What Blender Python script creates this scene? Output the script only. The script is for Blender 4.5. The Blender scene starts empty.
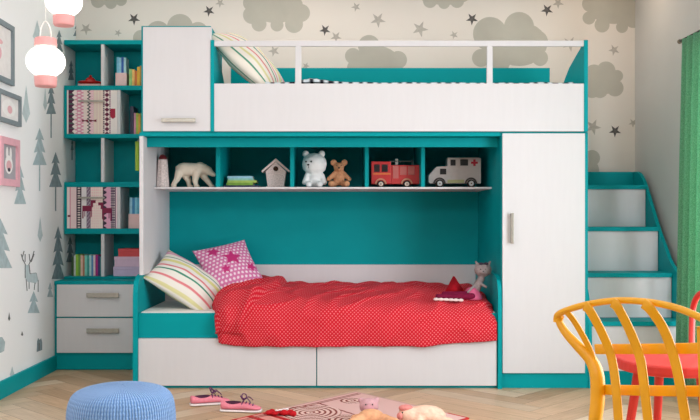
import bpy, bmesh, math, random
from math import sin, cos, pi, sqrt
from mathutils import Vector, Matrix, noise
random.seed(7)
C = bpy.context.scene.collection
F = 875.0; VX = 335.0; VY = 222.0; EYE = 0.949
def X(px, D): return (px - VX) * D / F
def Z(py, D): return EYE + (VY - py) * D / F
def P(px, py, D): return Vector((X(px, D), D, Z(py, D)))
XL, XR, YB, YF, ZC = -1.80, 2.085, 6.08, -0.6, 2.62

# ---------------------------------------------------------------- materials
def lin(c):
    c = c / 255.0
    return c / 12.92 if c <= 0.04045 else ((c + 0.055) / 1.055) ** 2.4
def L3(rgb): return (lin(rgb[0]), lin(rgb[1]), lin(rgb[2]), 1.0)
MATS = {}
def mat(name, rgb, rough=0.5, spec=0.4, var=0.04, scale=30, bump=0.0, bscale=200, metal=0.0, stretch=(1, 1, 1), coat=0.0, emit=0.0, sheen=0.0):
    if name in MATS: return MATS[name]
    m = bpy.data.materials.new(name); m.use_nodes = True
    nt = m.node_tree; N = nt.nodes; Lk = nt.links
    b = N['Principled BSDF']
    tc = N.new('ShaderNodeTexCoord'); mp = N.new('ShaderNodeMapping'); mp.inputs['Scale'].default_value = stretch
    Lk.new(tc.outputs['Object'], mp.inputs[0])
    no = N.new('ShaderNodeTexNoise'); no.inputs['Scale'].default_value = scale; no.inputs['Detail'].default_value = 3
    Lk.new(mp.outputs[0], no.inputs['Vector'])
    rp = N.new('ShaderNodeValToRGB')
    c = L3(rgb)
    rp.color_ramp.elements[0].position = .3; rp.color_ramp.elements[1].position = .7
    rp.color_ramp.elements[0].color = (c[0]*(1-var), c[1]*(1-var), c[2]*(1-var), 1)
    rp.color_ramp.elements[1].color = (min(1, c[0]*(1+var)), min(1, c[1]*(1+var)), min(1, c[2]*(1+var)), 1)
    Lk.new(no.outputs[0], rp.inputs[0]); Lk.new(rp.outputs[0], b.inputs['Base Color'])
    b.inputs['Roughness'].default_value = rough; b.inputs['Specular IOR Level'].default_value = spec
    b.inputs['Metallic'].default_value = metal; b.inputs['Coat Weight'].default_value = coat
    b.inputs['Sheen Weight'].default_value = sheen
    if emit:
        b.inputs['Emission Color'].default_value = c; b.inputs['Emission Strength'].default_value = emit
    if bump:
        n2 = N.new('ShaderNodeTexNoise'); n2.inputs['Scale'].default_value = bscale
        Lk.new(mp.outputs[0], n2.inputs['Vector'])
        bp = N.new('ShaderNodeBump'); bp.inputs['Strength'].default_value = bump; bp.inputs['Distance'].default_value = 0.005
        Lk.new(n2.outputs[0], bp.inputs['Height']); Lk.new(bp.outputs[0], b.inputs['Normal'])
    MATS[name] = m
    return m
def vcol_mat(name, rough=0.6, spec=0.3, bump=0.0, bscale=200, grain=0.0, coat=0.0):
    if name in MATS: return MATS[name]
    m = bpy.data.materials.new(name); m.use_nodes = True
    nt = m.node_tree; N = nt.nodes; Lk = nt.links; b = N['Principled BSDF']
    at = N.new('ShaderNodeAttribute'); at.attribute_name = 'print'
    out = at.outputs['Color']
    if grain:
        tc = N.new('ShaderNodeTexCoord'); mp = N.new('ShaderNodeMapping')
        Lk.new(tc.outputs['UV'], mp.inputs[0]); mp.inputs['Scale'].default_value = (6, 110, 1)
        no = N.new('ShaderNodeTexNoise'); no.inputs['Scale'].default_value = 1.0; no.inputs['Detail'].default_value = 5; no.inputs['Distortion'].default_value = .6
        Lk.new(mp.outputs[0], no.inputs['Vector'])
        mx = N.new('ShaderNodeMix'); mx.data_type = 'RGBA'; mx.blend_type = 'MULTIPLY'; mx.inputs['Factor'].default_value = 1
        rp = N.new('ShaderNodeValToRGB'); rp.color_ramp.elements[0].position = .3; rp.color_ramp.elements[1].position = .65
        rp.color_ramp.elements[0].color = (1-grain, 1-grain*1.15, 1-grain*1.35, 1); rp.color_ramp.elements[1].color = (1, 1, 1, 1)
        Lk.new(no.outputs[0], rp.inputs[0]); Lk.new(out, mx.inputs['A']); Lk.new(rp.outputs[0], mx.inputs['B'])
        out = mx.outputs['Result']
    Lk.new(out, b.inputs['Base Color'])
    b.inputs['Roughness'].default_value = rough; b.inputs['Specular IOR Level'].default_value = spec; b.inputs['Coat Weight'].default_value = coat
    if bump:
        tc = N.new('ShaderNodeTexCoord'); n2 = N.new('ShaderNodeTexNoise'); n2.inputs['Scale'].default_value = bscale
        Lk.new(tc.outputs['Object'], n2.inputs['Vector'])
        bp = N.new('ShaderNodeBump'); bp.inputs['Strength'].default_value = bump; bp.inputs['Distance'].default_value = 0.004
        Lk.new(n2.outputs[0], bp.inputs['Height']); Lk.new(bp.outputs[0], b.inputs['Normal'])
    MATS[name] = m
    return m

TEAL = mat('teal_laminate', (0, 152, 158), .5, .10, .03, 6)
WHITE = mat('white_wood_laminate', (214, 213, 215), .5, .25, .010, 5, stretch=(9, 9, 1))
METAL = mat('brushed_nickel', (165, 160, 150), .3, .5, .08, 80, metal=.9)
RUG_RED = mat('red_cloth', (190, 25, 35), .85, .2, .1, 60)

# ---------------------------------------------------------------- object helpers
def link(name, bm, m, parent=None, smooth=False, loc=None):
    me = bpy.data.meshes.new(name); bm.to_mesh(me); bm.free()
    ms = m if isinstance(m, (list, tuple)) else [m]
    for q in ms: me.materials.append(q)
    if smooth:
        for p in me.polygons: p.use_smooth = True
    o = bpy.data.objects.new(name, me); C.objects.link(o)
    if parent is not None:
        o.parent = parent; o.matrix_parent_inverse = Matrix.Translation(-parent.location)
    return o
def recenter(o):
    """put a single-mesh thing's origin at its base centre"""
    vs = [v.co for v in o.data.vertices]
    c = Vector(((min(v.x for v in vs)+max(v.x for v in vs))/2, (min(v.y for v in vs)+max(v.y for v in vs))/2, min(v.z for v in vs)))
    o.data.transform(Matrix.Translation(-c)); o.location = o.location + c
def thing(name, label, cat, loc, group=None):
    o = bpy.data.objects.new(name, None); C.objects.link(o); o.location = Vector(loc); o.empty_display_size = .05
    o['label'] = label; o['category'] = cat
    if group: o['group'] = group
    return o
def tag(o, label, cat, group=None, kind=None):
    o['label'] = label; o['category'] = cat
    if group: o['group'] = group
    if kind: o['kind'] = kind
    return o
def struct(name, bm, m, parent=None):
    o = link(name, bm, m, parent)
    o['kind'] = 'structure'
    return o
def box(bm, x0, x1, y0, y1, z0, z1, bev=0.0, seg=2, mi=0):
    vs = [bm.verts.new((x, y, z)) for z in (z0, z1) for y in (y0, y1) for x in (x0, x1)]
    fs = []
    for q in ((0, 2, 3, 1), (4, 5, 7, 6), (0, 1, 5, 4), (2, 6, 7, 3), (0, 4, 6, 2), (1, 3, 7, 5)):
        f = bm.faces.new([vs[i] for i in q]); f.material_index = mi; fs.append(f)
    if bev:
        es = list({e for f in fs for e in f.edges})
        bmesh.ops.bevel(bm, geom=es, offset=bev, segments=seg, affect='EDGES', profile=.6)
    return vs
def B(*a, bev=0.0015, **k):
    bm = bmesh.new(); box(bm, *a, bev=bev, **k); return bm
def prism(bm, poly, axis, a, b, mi=0):
    """extrude a 2D polygon: axis 'x' -> poly is (y,z); 'y' -> (x,z); 'z' -> (x,y)"""
    def mk(p, t):
        return (t, p[0], p[1]) if axis == 'x' else ((p[0], t, p[1]) if axis == 'y' else (p[0], p[1], t))
    v0 = [bm.verts.new(mk(p, a)) for p in poly]; v1 = [bm.verts.new(mk(p, b)) for p in poly]
    fs = [bm.faces.new(v0), bm.faces.new(v1)]
    n = len(poly)
    for i in range(n): fs.append(bm.faces.new((v0[i], v0[(i+1) % n], v1[(i+1) % n], v1[i])))
    for f in fs: f.material_index = mi
    bmesh.ops.recalc_face_normals(bm, faces=fs)
    return fs
def catmull(pts, n=8):
    pts = [tuple(p) for p in pts]; out = []
    q = [pts[0]] + pts + [pts[-1]]
    for i in range(1, len(q)-2):
        p0, p1, p2, p3 = q[i-1], q[i], q[i+1], q[i+2]
        for k in range(n):
            t = k / n
            out.append(tuple(.5*((2*b)+(-a+c)*t+(2*a-5*b+4*c-d)*t*t+(-a+3*b-3*c+d)*t**3) for a, b, c, d in zip(p0, p1, p2, p3)))
    out.append(pts[-1]); return out
def tube(bm, pts, r, n=10, smooth_n=6, cap=True):
    """pts: points, r: radius or list of radii"""
    rs = r if isinstance(r, (list, tuple)) else [r]*len(pts)
    q = catmull([tuple(p)+(w,) for p, w in zip(pts, rs)], smooth_n) if smooth_n > 1 and len(pts) > 2 else [tuple(p)+(w,) for p, w in zip(pts, rs)]
    pos = [Vector(a[:3]) for a in q]; rad = [a[3] for a in q]
    up = None; rings = []
    for i, p in enumerate(pos):
        t = (pos[min(i+1, len(pos)-1)] - pos[max(i-1, 0)]).normalized()
        if up is None:
            up = Vector((0, 0, 1)) if abs(t.z) < .9 else Vector((1, 0, 0))
        up = (up - t*up.dot(t)).normalized(); s = t.cross(up)
        rings.append([bm.verts.new(p + (up*cos(2*pi*k/n) + s*sin(2*pi*k/n))*rad[i]) for k in range(n)])
    for a, b in zip(rings, rings[1:]):
        for k in range(n): bm.faces.new((a[k], a[(k+1) % n], b[(k+1) % n], b[k]))
    if cap: bm.faces.new(rings[0]); bm.faces.new(rings[-1][::-1])
def strap(bm, pts, nrm, w, t, smooth_n=8):
    """flat band following pts, flat side facing nrm"""
    pos = [Vector(p) for p in catmull(pts, smooth_n)]; nrm = Vector(nrm).normalized(); rings = []
    for i, p in enumerate(pos):
        tg = (pos[min(i+1, len(pos)-1)] - pos[max(i-1, 0)]).normalized()
        s = tg.cross(nrm).normalized(); nn = s.cross(tg).normalized()
        rings.append([bm.verts.new(p + s*a*w/2 + nn*b*t/2) for a, b in ((-1, -.6), (-.8, -1), (.8, -1), (1, -.6), (1, .6), (.8, 1), (-.8, 1), (-1, .6))])
    for a, b in zip(rings, rings[1:]):
        for k in range(8): bm.faces.new((a[k], a[(k+1) % 8], b[(k+1) % 8], b[k]))
    bm.faces.new(rings[0]); bm.faces.new(rings[-1][::-1])
def lathe(bm, prof, cx, cy, n=32, mi=0, sx=1, sy=1):
    """prof: (radius, z) from bottom to top"""
    rings = []
    for r, z in prof:
        rings.append([bm.verts.new((cx + sx*r*cos(2*pi*k/n), cy + sy*r*sin(2*pi*k/n), z)) for k in range(n)] if r > 1e-6 else [bm.verts.new((cx, cy, z))])
    for a, b in zip(rings, rings[1:]):
        for k in range(n):
            k2 = (k+1) % n
            if len(a) == 1 and len(b) == 1: continue
            if len(a) == 1: f = bm.faces.new((a[0], b[k2], b[k]))
            elif len(b) == 1: f = bm.faces.new((a[k], a[k2], b[0]))
            else: f = bm.faces.new((a[k], a[k2], b[k2], b[k]))
            f.material_index = mi
def lathe_y(bm, prof, cx, cz, n=24):
    """prof: (radius, y), spun about an axis along y"""
    rings = []
    for r, y in prof:
        rings.append([bm.verts.new((cx + r*cos(2*pi*k/n), y, cz + r*sin(2*pi*k/n))) for k in range(n)])
    for a, b in zip(rings, rings[1:]):
        for k in range(n): bm.faces.new((a[k], b[k], b[(k+1) % n], a[(k+1) % n]))
    bm.faces.new(rings[0]); bm.faces.new(rings[-1][::-1])
def ball(bm, c, r, rot=None, sub=2):
    if not isinstance(r, (tuple, list)): r = (r, r, r)
    M = Matrix.Translation(Vector(c)) @ (rot if rot else Matrix.Identity(4)) @ Matrix.Diagonal((r[0], r[1], r[2], 1))
    bmesh.ops.create_icosphere(bm, subdivisions=sub, radius=1, matrix=M)
def limb(bm, a, b, ra, rb, n=7):
    a = Vector(a); b = Vector(b)
    for i in range(n):
        t = i/(n-1); ball(bm, a.lerp(b, t), ra+(rb-ra)*t)
def blob(name, bm, m, parent=None, voxel=0.004, sm=4):
    o = link(name, bm, m, parent, smooth=True)
    r = o.modifiers.new('remesh', 'REMESH'); r.mode = 'VOXEL'; r.voxel_size = voxel; r.use_smooth_shade = True
    s = o.modifiers.new('smooth', 'SMOOTH'); s.factor = .5; s.iterations = sm
    return o
def star_poly(cx, cy, r, k=.45, rot=0):
    return [(cx + (r if i % 2 == 0 else r*k)*sin(rot + i*pi/5), cy + (r if i % 2 == 0 else r*k)*cos(rot + i*pi/5)) for i in range(10)]
def in_poly(x, y, poly):
    c = False; n = len(poly); j = n-1
    for i in range(n):
        xi, yi = poly[i]; xj, yj = poly[j]
        if (yi > y) != (yj > y) and x < (xj-xi)*(y-yi)/(yj-yi)+xi: c = not c
        j = i
    return c
def paint(o, fn, faces=None):
    """fn(u, v) -> rgb; colours by the UV of each corner"""
    me = o.data; ca = me.color_attributes.new('print', 'FLOAT_COLOR', 'CORNER'); uv = me.uv_layers[0].data
    for i in range(len(me.loops)):
        u, v = uv[i].uv; ca.data[i].color = L3(fn(u, v))
def printed_sheet(bm, x0, x1, y, z0, z1, nx, nz, mi=1):
    """dense grid facing -y with uv"""
    uvl = bm.loops.layers.uv.verify()
    g = [[bm.verts.new((x0+(x1-x0)*i/nx, y, z0+(z1-z0)*j/nz)) for i in range(nx+1)] for j in range(nz+1)]
    for j in range(nz):
        for i in range(nx):
            f = bm.faces.new((g[j][i], g[j][i+1], g[j+1][i+1], g[j+1][i])); f.material_index = mi
            for l, (a, b) in zip(f.loops, ((i, j), (i+1, j), (i+1, j+1), (i, j+1))): l[uvl].uv = (a/nx, b/nz)

def handle(parent, x0, x1, z0, z1, y, horiz=True):
    bm = bmesh.new()
    if horiz:
        box(bm, x0, x1, y-.026, y-.018, z0, z1, bev=.002)
        box(bm, x0+.008, x0+.018, y-.02, y, z0+.002, z1-.002); box(bm, x1-.018, x1-.008, y-.02, y, z0+.002, z1-.002)
    else:
        box(bm, x0, x1, y-.026, y-.018, z0, z1, bev=.002)
        box(bm, x0+.002, x1-.002, y-.02, y, z0+.008, z0+.018); box(bm, x0+.002, x1-.002, y-.02, y, z1-.018, z1-.008)
    return link('handle', bm, METAL, parent)

# ================================================================ ROOM
# ---- floor: herringbone oak
def build_floor():
    bm = bmesh.new(); uvl = bm.loops.layers.uv.verify(); cols = []
    W, Ln = .125, .75
    c45, s45 = cos(pi/4), sin(pi/4)
    tones = [(212, 180, 146), (203, 169, 134), (218, 191, 160), (190, 153, 116), (208, 174, 139), (221, 196, 168), (196, 160, 124), (212, 178, 142)]
    def plank(a0, a1, b0, b1, along_a):
        pts = []
        for (a, b) in ((a0, b0), (a1, b0), (a1, b1), (a0, b1)):
            pts.append((a*c45 - b*s45, a*s45 + b*c45 + 2.7))
        if max(p[0] for p in pts) < XL-.3 or min(p[0] for p in pts) > XR+.3 or max(p[1] for p in pts) < YF-.3 or min(p[1] for p in pts) > YB+.3: return
        f = bm.faces.new([bm.verts.new((x, y, 0)) for x, y in pts])
        k = random.random()*9; m = random.random()*9
        uvs = ((0, 0), (a1-a0, 0), (a1-a0, b1-b0), (0, b1-b0)) if along_a else ((0, 0), (0, a1-a0), (b1-b0, a1-a0), (b1-b0, 0))
        for l, q in zip(f.loops, uvs): l[uvl].uv = (q[0]+k, q[1]+m)
        t = random.choice(tones); d = random.uniform(-.06, .04); cols.append(tuple(c*(1+d) for c in t))
    g = .0012
    for s in range(-90, 90):
        for t in range(-12, 12):
            a = s*W + t*Ln; b = s*W - t*Ln
            plank(a+g, a+Ln-g, b+g, b+W-g, True)
            plank(a+g, a+W-g, b+W+g, b+W+Ln-g, False)
    # grooves below
    zf = -.002
    f = bm.faces.new([bm.verts.new(p) for p in ((XL-.05, YF, zf), (XR+.05, YF, zf), (XR+.05, YB+.05, zf), (XL-.05, YB+.05, zf))])
    cols.append((120, 88, 58))
    for f in bm.faces:
        if f.normal.z < 0: f.normal_flip()
    o = struct('floor', bm, vcol_mat('oak_planks', .42, .45, grain=.22))
    me = o.data; ca = me.color_attributes.new('print', 'FLOAT_COLOR', 'CORNER')
    for p in me.polygons:
        for li in p.loop_indices: ca.data[li].color = L3(cols[p.index])
    b2 = bmesh.new(); b2.from_mesh(me)
    for co, no in (((XL-.04, 0, 0), (-1, 0, 0)), ((XR+.04, 0, 0), (1, 0, 0)), ((0, YB+.04, 0), (0, 1, 0)), ((0, YF, 0), (0, -1, 0))):
        bmesh.ops.bisect_plane(b2, geom=list(b2.verts)+list(b2.edges)+list(b2.faces), plane_co=co, plane_no=no, clear_outer=True)
    b2.to_mesh(me); b2.free()
build_floor()

# ---- wallpaper walls: the printed shapes are part of the wall mesh
PB = mat('wallpaper_beige', (232, 224, 216), .8, .2, .015, 3)
CL = mat('wallpaper_cloud_print', (190, 186, 175), .8, .2, .05, 6)
SD = mat('wallpaper_star_dark', (98, 94, 92), .8, .2, .25, 60)
SL = mat('wallpaper_star_pale', (188, 181, 172), .8, .2, .1, 60)
PW = mat('wallpaper_white', (246, 246, 246), .8, .2, .01, 3)
T1 = mat('wallpaper_tree_blue', (172, 190, 194), .8, .2, .12, 25)
T2 = mat('wallpaper_tree_dark', (132, 150, 156), .8, .2, .2, 25)
T3 = mat('wallpaper_tree_pale', (192, 206, 208), .8, .2, .08, 25)
TK = mat('wallpaper_ink', (105, 105, 105), .8, .2, .2, 40)

bm = bmesh.new()
box(bm, XL-.05, XR+.05, YB, YB+.08, 0, ZC)
lay = [0]
def back_poly(pts, mi):
    lay[0] += 1; d = YB - .0006 - .00004*(lay[0] % 12)
    f = bm.faces.new([bm.verts.new((X(x, YB), d, Z(y, YB))) for x, y in pts]); f.material_index = mi
    if f.normal.y > 0: f.normal_flip()
    f.normal_update()
    if f.normal.y > 0: f.normal_flip()
def disc(cx, cy, r, mi=1, ry=None):
    ry = ry or r
    back_poly([(cx + r*cos(2*pi*k/28), cy + ry*sin(2*pi*k/28)) for k in range(28)], mi)
clouds = [
    [(276, 6, 27, 17), (252, 15, 9), (259, 24, 7.5), (277, 25, 6.5), (294, 24, 9), (301, 13, 9), (251, 3, 8)],
    [(180, 27, 13), (158, 33, 12), (141, 38, 8), (198, 32, 10)],
    [(377, 62, 22, 16), (369, 46, 11), (353, 56, 8), (398, 60, 9), (356, 68, 9), (393, 69, 9)],
    [(519, 44, 28, 22), (519, 27, 15), (536, 42, 12), (490, 34, 17), (540, 58, 8), (481, 58, 9), (498, 62, 12)],
    [(614, 6, 27, 18), (589, 18, 6.5), (602, 25, 7.5), (622, 27, 6), (633, 20, 8), (590, 4, 8)],
    [(606, 82, 14, 12), (606, 71, 9.5), (594, 74, 9.5), (617, 76, 6), (615, 88, 8.5), (600, 90, 8), (592, 89, 9)],
    [(592, 158, 8), (588, 170, 11)],
    [(445, -4, 26, 9), (430, 1, 7), (444, 3, 6), (457, 1, 7)],
    [(107, -3, 18, 8), (98, 1, 7), (111, 3, 6), (121, 0, 6)],
    [(420, -40, 26, 14), (330, -28, 22, 12), (530, -40, 24, 14), (190, -30, 24, 12)],
]
for cl in clouds:
    for q in cl:
        disc(q[0], q[1], q[2], 1, q[3] if len(q) > 3 else None)
for x, y, r, d in ((134, 19, 6.5, 1), (209, 11, 6, 1), (325, 30, 6, 1), (472, 19, 6.5, 1), (547, 10, 6.5, 1), (615, 131, 6.5, 1),
                   (378, 20, 8, 0), (420, 29, 8.5, 0), (356, 7, 5, 0), (336, 37, 6, 0), (454, 35, 4.5, 0), (614, 50, 6, 0), (570, 44, 8, 0), (558, 3, 6, 0),
                   (593, 127, 8.5, 0), (633, 123, 5, 0), (274, 51, 6, 0), (220, 3, 5, 0), (86, 29, 6.5, 0), (118, 33, 4, 0), (306, 66, 4, 0)):
    back_poly(star_poly(x, y, r, .38, rot=random.uniform(-.25, .25)), 2 if d else 3)
struct('wall_back', bm, [PB, CL, SD, SL])

def pine(cx, y0, y1, hw, trunk=None, tiers=3):
    left = []; h = y1-y0
    for k in range(tiers):
        t0 = k/tiers; t1 = (k+1)/tiers
        if k == 0: left.append((0, y0))
        w1 = hw*(.45+.55*t1)
        left.append((w1, y0+h*t1)); 
        if k < tiers-1: left.append((w1*.38, y0+h*(t1-.03)))
    pts = [(cx+a, b) for a, b in left] + [(cx-a, b) for a, b in reversed(left) if a > 0]
    return pts
bm = bmesh.new()
box(bm, XL-.08, XL, YF, YB, 0, ZC)
def left_poly(pts, mi):
    lay[0] += 1; d = XL + .0006 + .00004*(lay[0] % 12)
    vs = []
    for x, y in pts:
        D = -XL*F/(VX-x); vs.append(bm.verts.new((d, D, Z(y, D))))
    f = bm.faces.new(vs); f.material_index = mi; f.normal_update()
    if f.normal.x < 0: f.normal_flip()
def lline(x0, y0, x1, y1, w, mi):
    dx, dy = x1-x0, y1-y0; l = sqrt(dx*dx+dy*dy) or 1; nx, ny = -dy/l*w/2, dx/l*w/2
    left_poly([(x0+nx, y0+ny), (x1+nx, y1+ny), (x1-nx, y1-ny), (x0-nx, y0-ny)], mi)
for cx, y0, y1, hw, tr, mi, ti in ((39.5, 128, 165, 7, 191, 1, 3), (55.5, 152, 187, 6.5, 211, 2, 3), (20, 165, 204, 6, 0, 1, 3), (58, 226, 279, 6.5, 0, 2, 4),
                                (51, 84, 114, 5, 138, 2, 3), (33.5, 291, 313, 6, 0, 1, 2), (0, 218, 268, 12, 0, 1, 3), (59, 30, 52, 4, 0, 2, 3), (78, 22, 36, 5, 0, 2, 2),
                                (72, 138, 150, 1.5, 160, 2, 2), (50, 282, 297, 3, 0, 1, 2), (70, 236, 262, 4, 0, 2, 3), (71, 60, 80, 3, 0, 2, 3)):
    left_poly(pine(cx, y0, y1, hw, tiers=ti), mi)
    if tr: lline(cx, y1, cx, tr, 1.3, mi)
for cx, y0, y1, hw, mi in ((40, 216, 242, 2.6, 3), (26, 85, 123, 4, 3), (45, 88, 111, 2, 3), (37, 20, 42, 4.5, 3), (12, 366, 378, 2.5, 3), (9, 312, 321, 1.2, 4), (22, 331, 336, 1.2, 4)):
    left_poly([(cx, y0), (cx+hw*.6, y0+(y1-y0)*.5), (cx+hw, y0+(y1-y0)*.75), (cx, y1), (cx-hw, y0+(y1-y0)*.75), (cx-hw*.6, y0+(y1-y0)*.5)], mi)
# stag drawing
for a in ((24, 251, 22, 258), (22, 258, 26, 266), (25, 254, 25, 262), (34, 251, 32, 258), (32, 258, 28, 266), (29, 254, 30, 262), (21, 254, 23, 261), (34, 254, 31, 262)):
    lline(*a, .9, 4)
left_poly([(25, 265), (29, 265), (30, 274), (36, 273), (38, 280), (36, 283), (28, 282), (25, 278)], 3)
for a in ((25, 265, 25, 278), (29, 265, 30, 274), (30, 274, 36, 273), (36, 273, 38, 281), (26, 279, 27, 291), (29, 281, 29, 289), (35, 282, 34, 290), (38, 280, 38, 292), (27, 281, 36, 283), (27, 270, 33, 277)):
    lline(*a, .8, 4)
# small owl drawing and pale blob
left_poly([(37, 341), (38, 338), (39.5, 340), (41, 338), (42, 342), (42, 350), (36.5, 352)], 2); lline(39, 343, 39, 350, .8, 4)
left_poly([(-4, 337), (2, 337), (5, 342), (4, 351), (-4, 355)], 1)
struct('wall_left', bm, [PW, T1, T2, T3, TK])

# ---- right wall with window opening, ceiling, baseboards
WR = mat('plain_wall_paint', (206, 203, 200), .85, .2, .012, 4)
wy0, wy1, wz0, wz1 = 1.9, 4.90, .28, 1.92
bm = bmesh.new()
box(bm, XR, XR+.12, YF, wy0, 0, ZC); box(bm, XR, XR+.12, wy1, YB, 0, ZC)
box(bm, XR, XR+.12, wy0, wy1, 0, wz0); box(bm, XR, XR+.12, wy0, wy1, wz1, ZC)
struct('wall_right', bm, WR)
bm = bmesh.new(); box(bm, XL-.08, XR+.12, YF-.1, YF, 0, ZC); struct('wall_front', bm, WR)
bm = bmesh.new(); box(bm, XL-.08, XR+.12, YF, YB+.08, ZC, ZC+.06)
struct('ceiling', bm, mat('ceiling_paint', (236, 232, 226), .9, .2, .01, 3))
WF = mat('window_frame_white', (235, 235, 232), .4, .4)
bm = bmesh.new()
for a in ((wy0, wy1, wz0, wz0+.05), (wy0, wy1, wz1-.05, wz1), (wy0, wy0+.05, wz0+.05, wz1-.05), (wy1-.05, wy1, wz0+.05, wz1-.05), (3.38, 3.43, wz0+.05, wz1-.05),):
    box(bm, XR+.04, XR+.09, *a)
wf = struct('window_1', bm, WF)
bm = bmesh.new(); box(bm, XR+.062, XR+.068, wy0+.05, wy1-.05, wz0+.05, wz1-.05)
gm = bpy.data.materials.new('window_glass'); gm.use_nodes = True
nt = gm.node_tree; nt.nodes.clear(); ou = nt.nodes.new('ShaderNodeOutputMaterial'); mxs = nt.nodes.new('ShaderNodeMixShader')
tr = nt.nodes.new('ShaderNodeBsdfTransparent'); gl = nt.nodes.new('ShaderNodeBsdfGlossy'); gl.inputs['Roughness'].default_value = .02
mxs.inputs[0].default_value = .06; nt.links.new(tr.outputs[0], mxs.inputs[1]); nt.links.new(gl.outputs[0], mxs.inputs[2]); nt.links.new(mxs.outputs[0], ou.inputs[0])
o = link('window_pane', bm, gm, wf)
bm = B(XL, XL+.016, YF, 5.61, 0, .094); struct('baseboard_left', bm, TEAL)
bm = B(XR-.016, XR, YF, 4.95, 0, .094); struct('baseboard_right', bm, TEAL)

# ================================================================ SHELF TOWER (left)
D1 = 5.80
tw = thing('shelf_tower', 'tall teal and white shelf tower with open cubbies standing on the low drawer chest', 'shelf', (-1.46, 5.93, .572))
TX0, TX1, TB = XL+.004, -1.125, YB-.03
zz = lambda y: Z(y, D1)
rows = [(40, 44.3), (85.5, 90), (134, 138), (182, 187), (228.5, 234)]
for a, b in rows:
    link('shelf_board', B(TX0, TX1, D1, TB, zz(b), zz(a)), TEAL, tw)
link('shelf_board', B(TX0, TX1, D1, TB, .573, .588), TEAL, tw)
link('back_panel', B(TX0, TX1, TB, TB+.015, .573, zz(40)), TEAL, tw)
cells = [(zz(85.5), zz(44.3)), (zz(134), zz(90)), (zz(182), zz(138)), (zz(228.5), zz(187)), (.588, zz(234))]
for i, (a, b) in enumerate(cells):
    x0, x1 = (101, 104.3) if i % 2 == 0 else (117.3, 120.3)
    link('divider', B(X(x0, D1), X(x1, D1), D1+.001, TB, a, b), WHITE, tw)
    link('end_panel', B(TX1-.018, TX1, D1, TB, a, b), WHITE, tw)
    if i % 2 == 1: link('side_panel', B(TX0, TX0+.018, D1, TB, a, b), TEAL, tw)
BURG = (110, 22, 58); PINK = (226, 160, 182); PALE = (238, 222, 216); DARK = (58, 40, 62); GRN = (70, 90, 84)
def zig(v, n, a): return a*abs(((v*n) % 1)*2-1)
def fn_top(u, v):
    w = 1-v
    # bows and pennant
    for cx in (.36, .52):
        if abs(w-.70) < .012+.28*abs(u-cx) and abs(u-cx) < .065: return (120, 20, 50)
    if .86 < u < .965 and .42 < w < .66 and w < .66-.9*abs(u-.915): return (170, 25, 60)
    if u < .03: return (236, 225, 222)
    if u < .10+zig(w, 9, .05): return (84, 24, 66) if (w*9 % 1) < .7 else GRN
    if u < .13+zig(w+.05, 9, .08): return (242, 232, 228)
    if u < .33: return (242, 226, 226) if ((u*14+int(w*26)) % 2) < .8 else (224, 150, 176)
    if abs(u-.41-zig(w, 13, .05)) < .018: return (66, 72, 70)
    if u < .44: return PALE
    if u < .53: return (232, 182, 196) if (int(w*40)+int(u*60)) % 2 else (240, 220, 220)
    if u < .72: return (238, 224, 208) if int(u*60) % 2 else (230, 206, 198)
    if u < .745 or .865 > u > .845: return DARK if (w*20 % 1) < .75 else PALE
    if u < .845: return (104, 20, 60) if abs((w*9 % 1)-.5)*2 > abs(u-.795)*20 else PALE
    if u < .875: return (226, 190, 206)
    return (238, 230, 226)
def deer(u, w, cx, cy, s):
    x = (u-cx)*s/1.12; y = (w-cy)/1.2
    if abs(x) < .085 and abs(y) < .055: return True                       # body
    if -.085 < x < -.065 and 0 < y < .2: return True
    if -.05 < x < -.035 and 0 < y < .16: return True
    if .05 < x < .062 and 0 < y < .2: return True
    if .07 < x < .085 and 0 < y < .17: return True
    if .06 < x < .11 and abs(y+.09-(.09-x)*0) < .06: return True          # neck
    if .06 < x < .15 and abs(y+.14) < .03: return True                    # head
    return False
def fn_low(u, v):
    w = 1-v
    if deer(u, w, .40, .52, 1): return (128, 14, 62)
    if deer(u, w, .79, .57, -1): return (128, 14, 62)
    if abs(u-.04) < .03 and abs(w-.70) < .025: return (110, 16, 56)
    if u < .055: return (240, 230, 226)
    if u < .07: return (214, 130, 156)
    if u < .19: return (240, 214, 216)
    if u < .285:
        a = abs((u-.2375)*20); return PALE if (abs((w*17 % 1)-.5) < .22 and a < .45) else DARK
    if u < .39: return (232, 228, 230)
    if u < .47: return (120, 100, 122) if (int(w*30)+int(u*50)) % 3 else (176, 160, 176)
    if u < .71: return (238, 180, 192) if ((w*16 % 1) < .35 and (u*26 % 1) < .4) else (242, 226, 218)
    if u < .79: return DARK if abs(((w*8) % 1)-.5)*2*.08+.71 > u-.015 else (222, 170, 192)
    if u < .875: return (226, 168, 196)
    if u < .97: return PALE if ((w*24 % 1) < .4 and (u*30 % 1) < .55) else (74, 42, 84)
    return (236, 214, 220)
PRN = vcol_mat('printed_laminate', .5, .35)
for (a, b), fn, lab in ((cells[1], fn_top, 'white and pink knit-patterned door with burgundy bows'), (cells[3], fn_low, 'white and pink knit-patterned door with two burgundy deer')):
    x0, x1 = X(67, D1), X(117.2, D1)
    bm = bmesh.new(); bm.loops.layers.uv.verify()
    box(bm, x0, x1, D1+.001, D1+.017, a+.001, b-.001)
    printed_sheet(bm, x0, x1, D1+.0004, a+.001, b-.001, 120, 110)
    d = link('door', bm, [WHITE, PRN], tw); paint(d, fn); d['label'] = lab
    zt = b-(b-a)*.26
    handle(d, x0+.08, x0+.255, zt-.006, zt+.006, D1+.0004)

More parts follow.
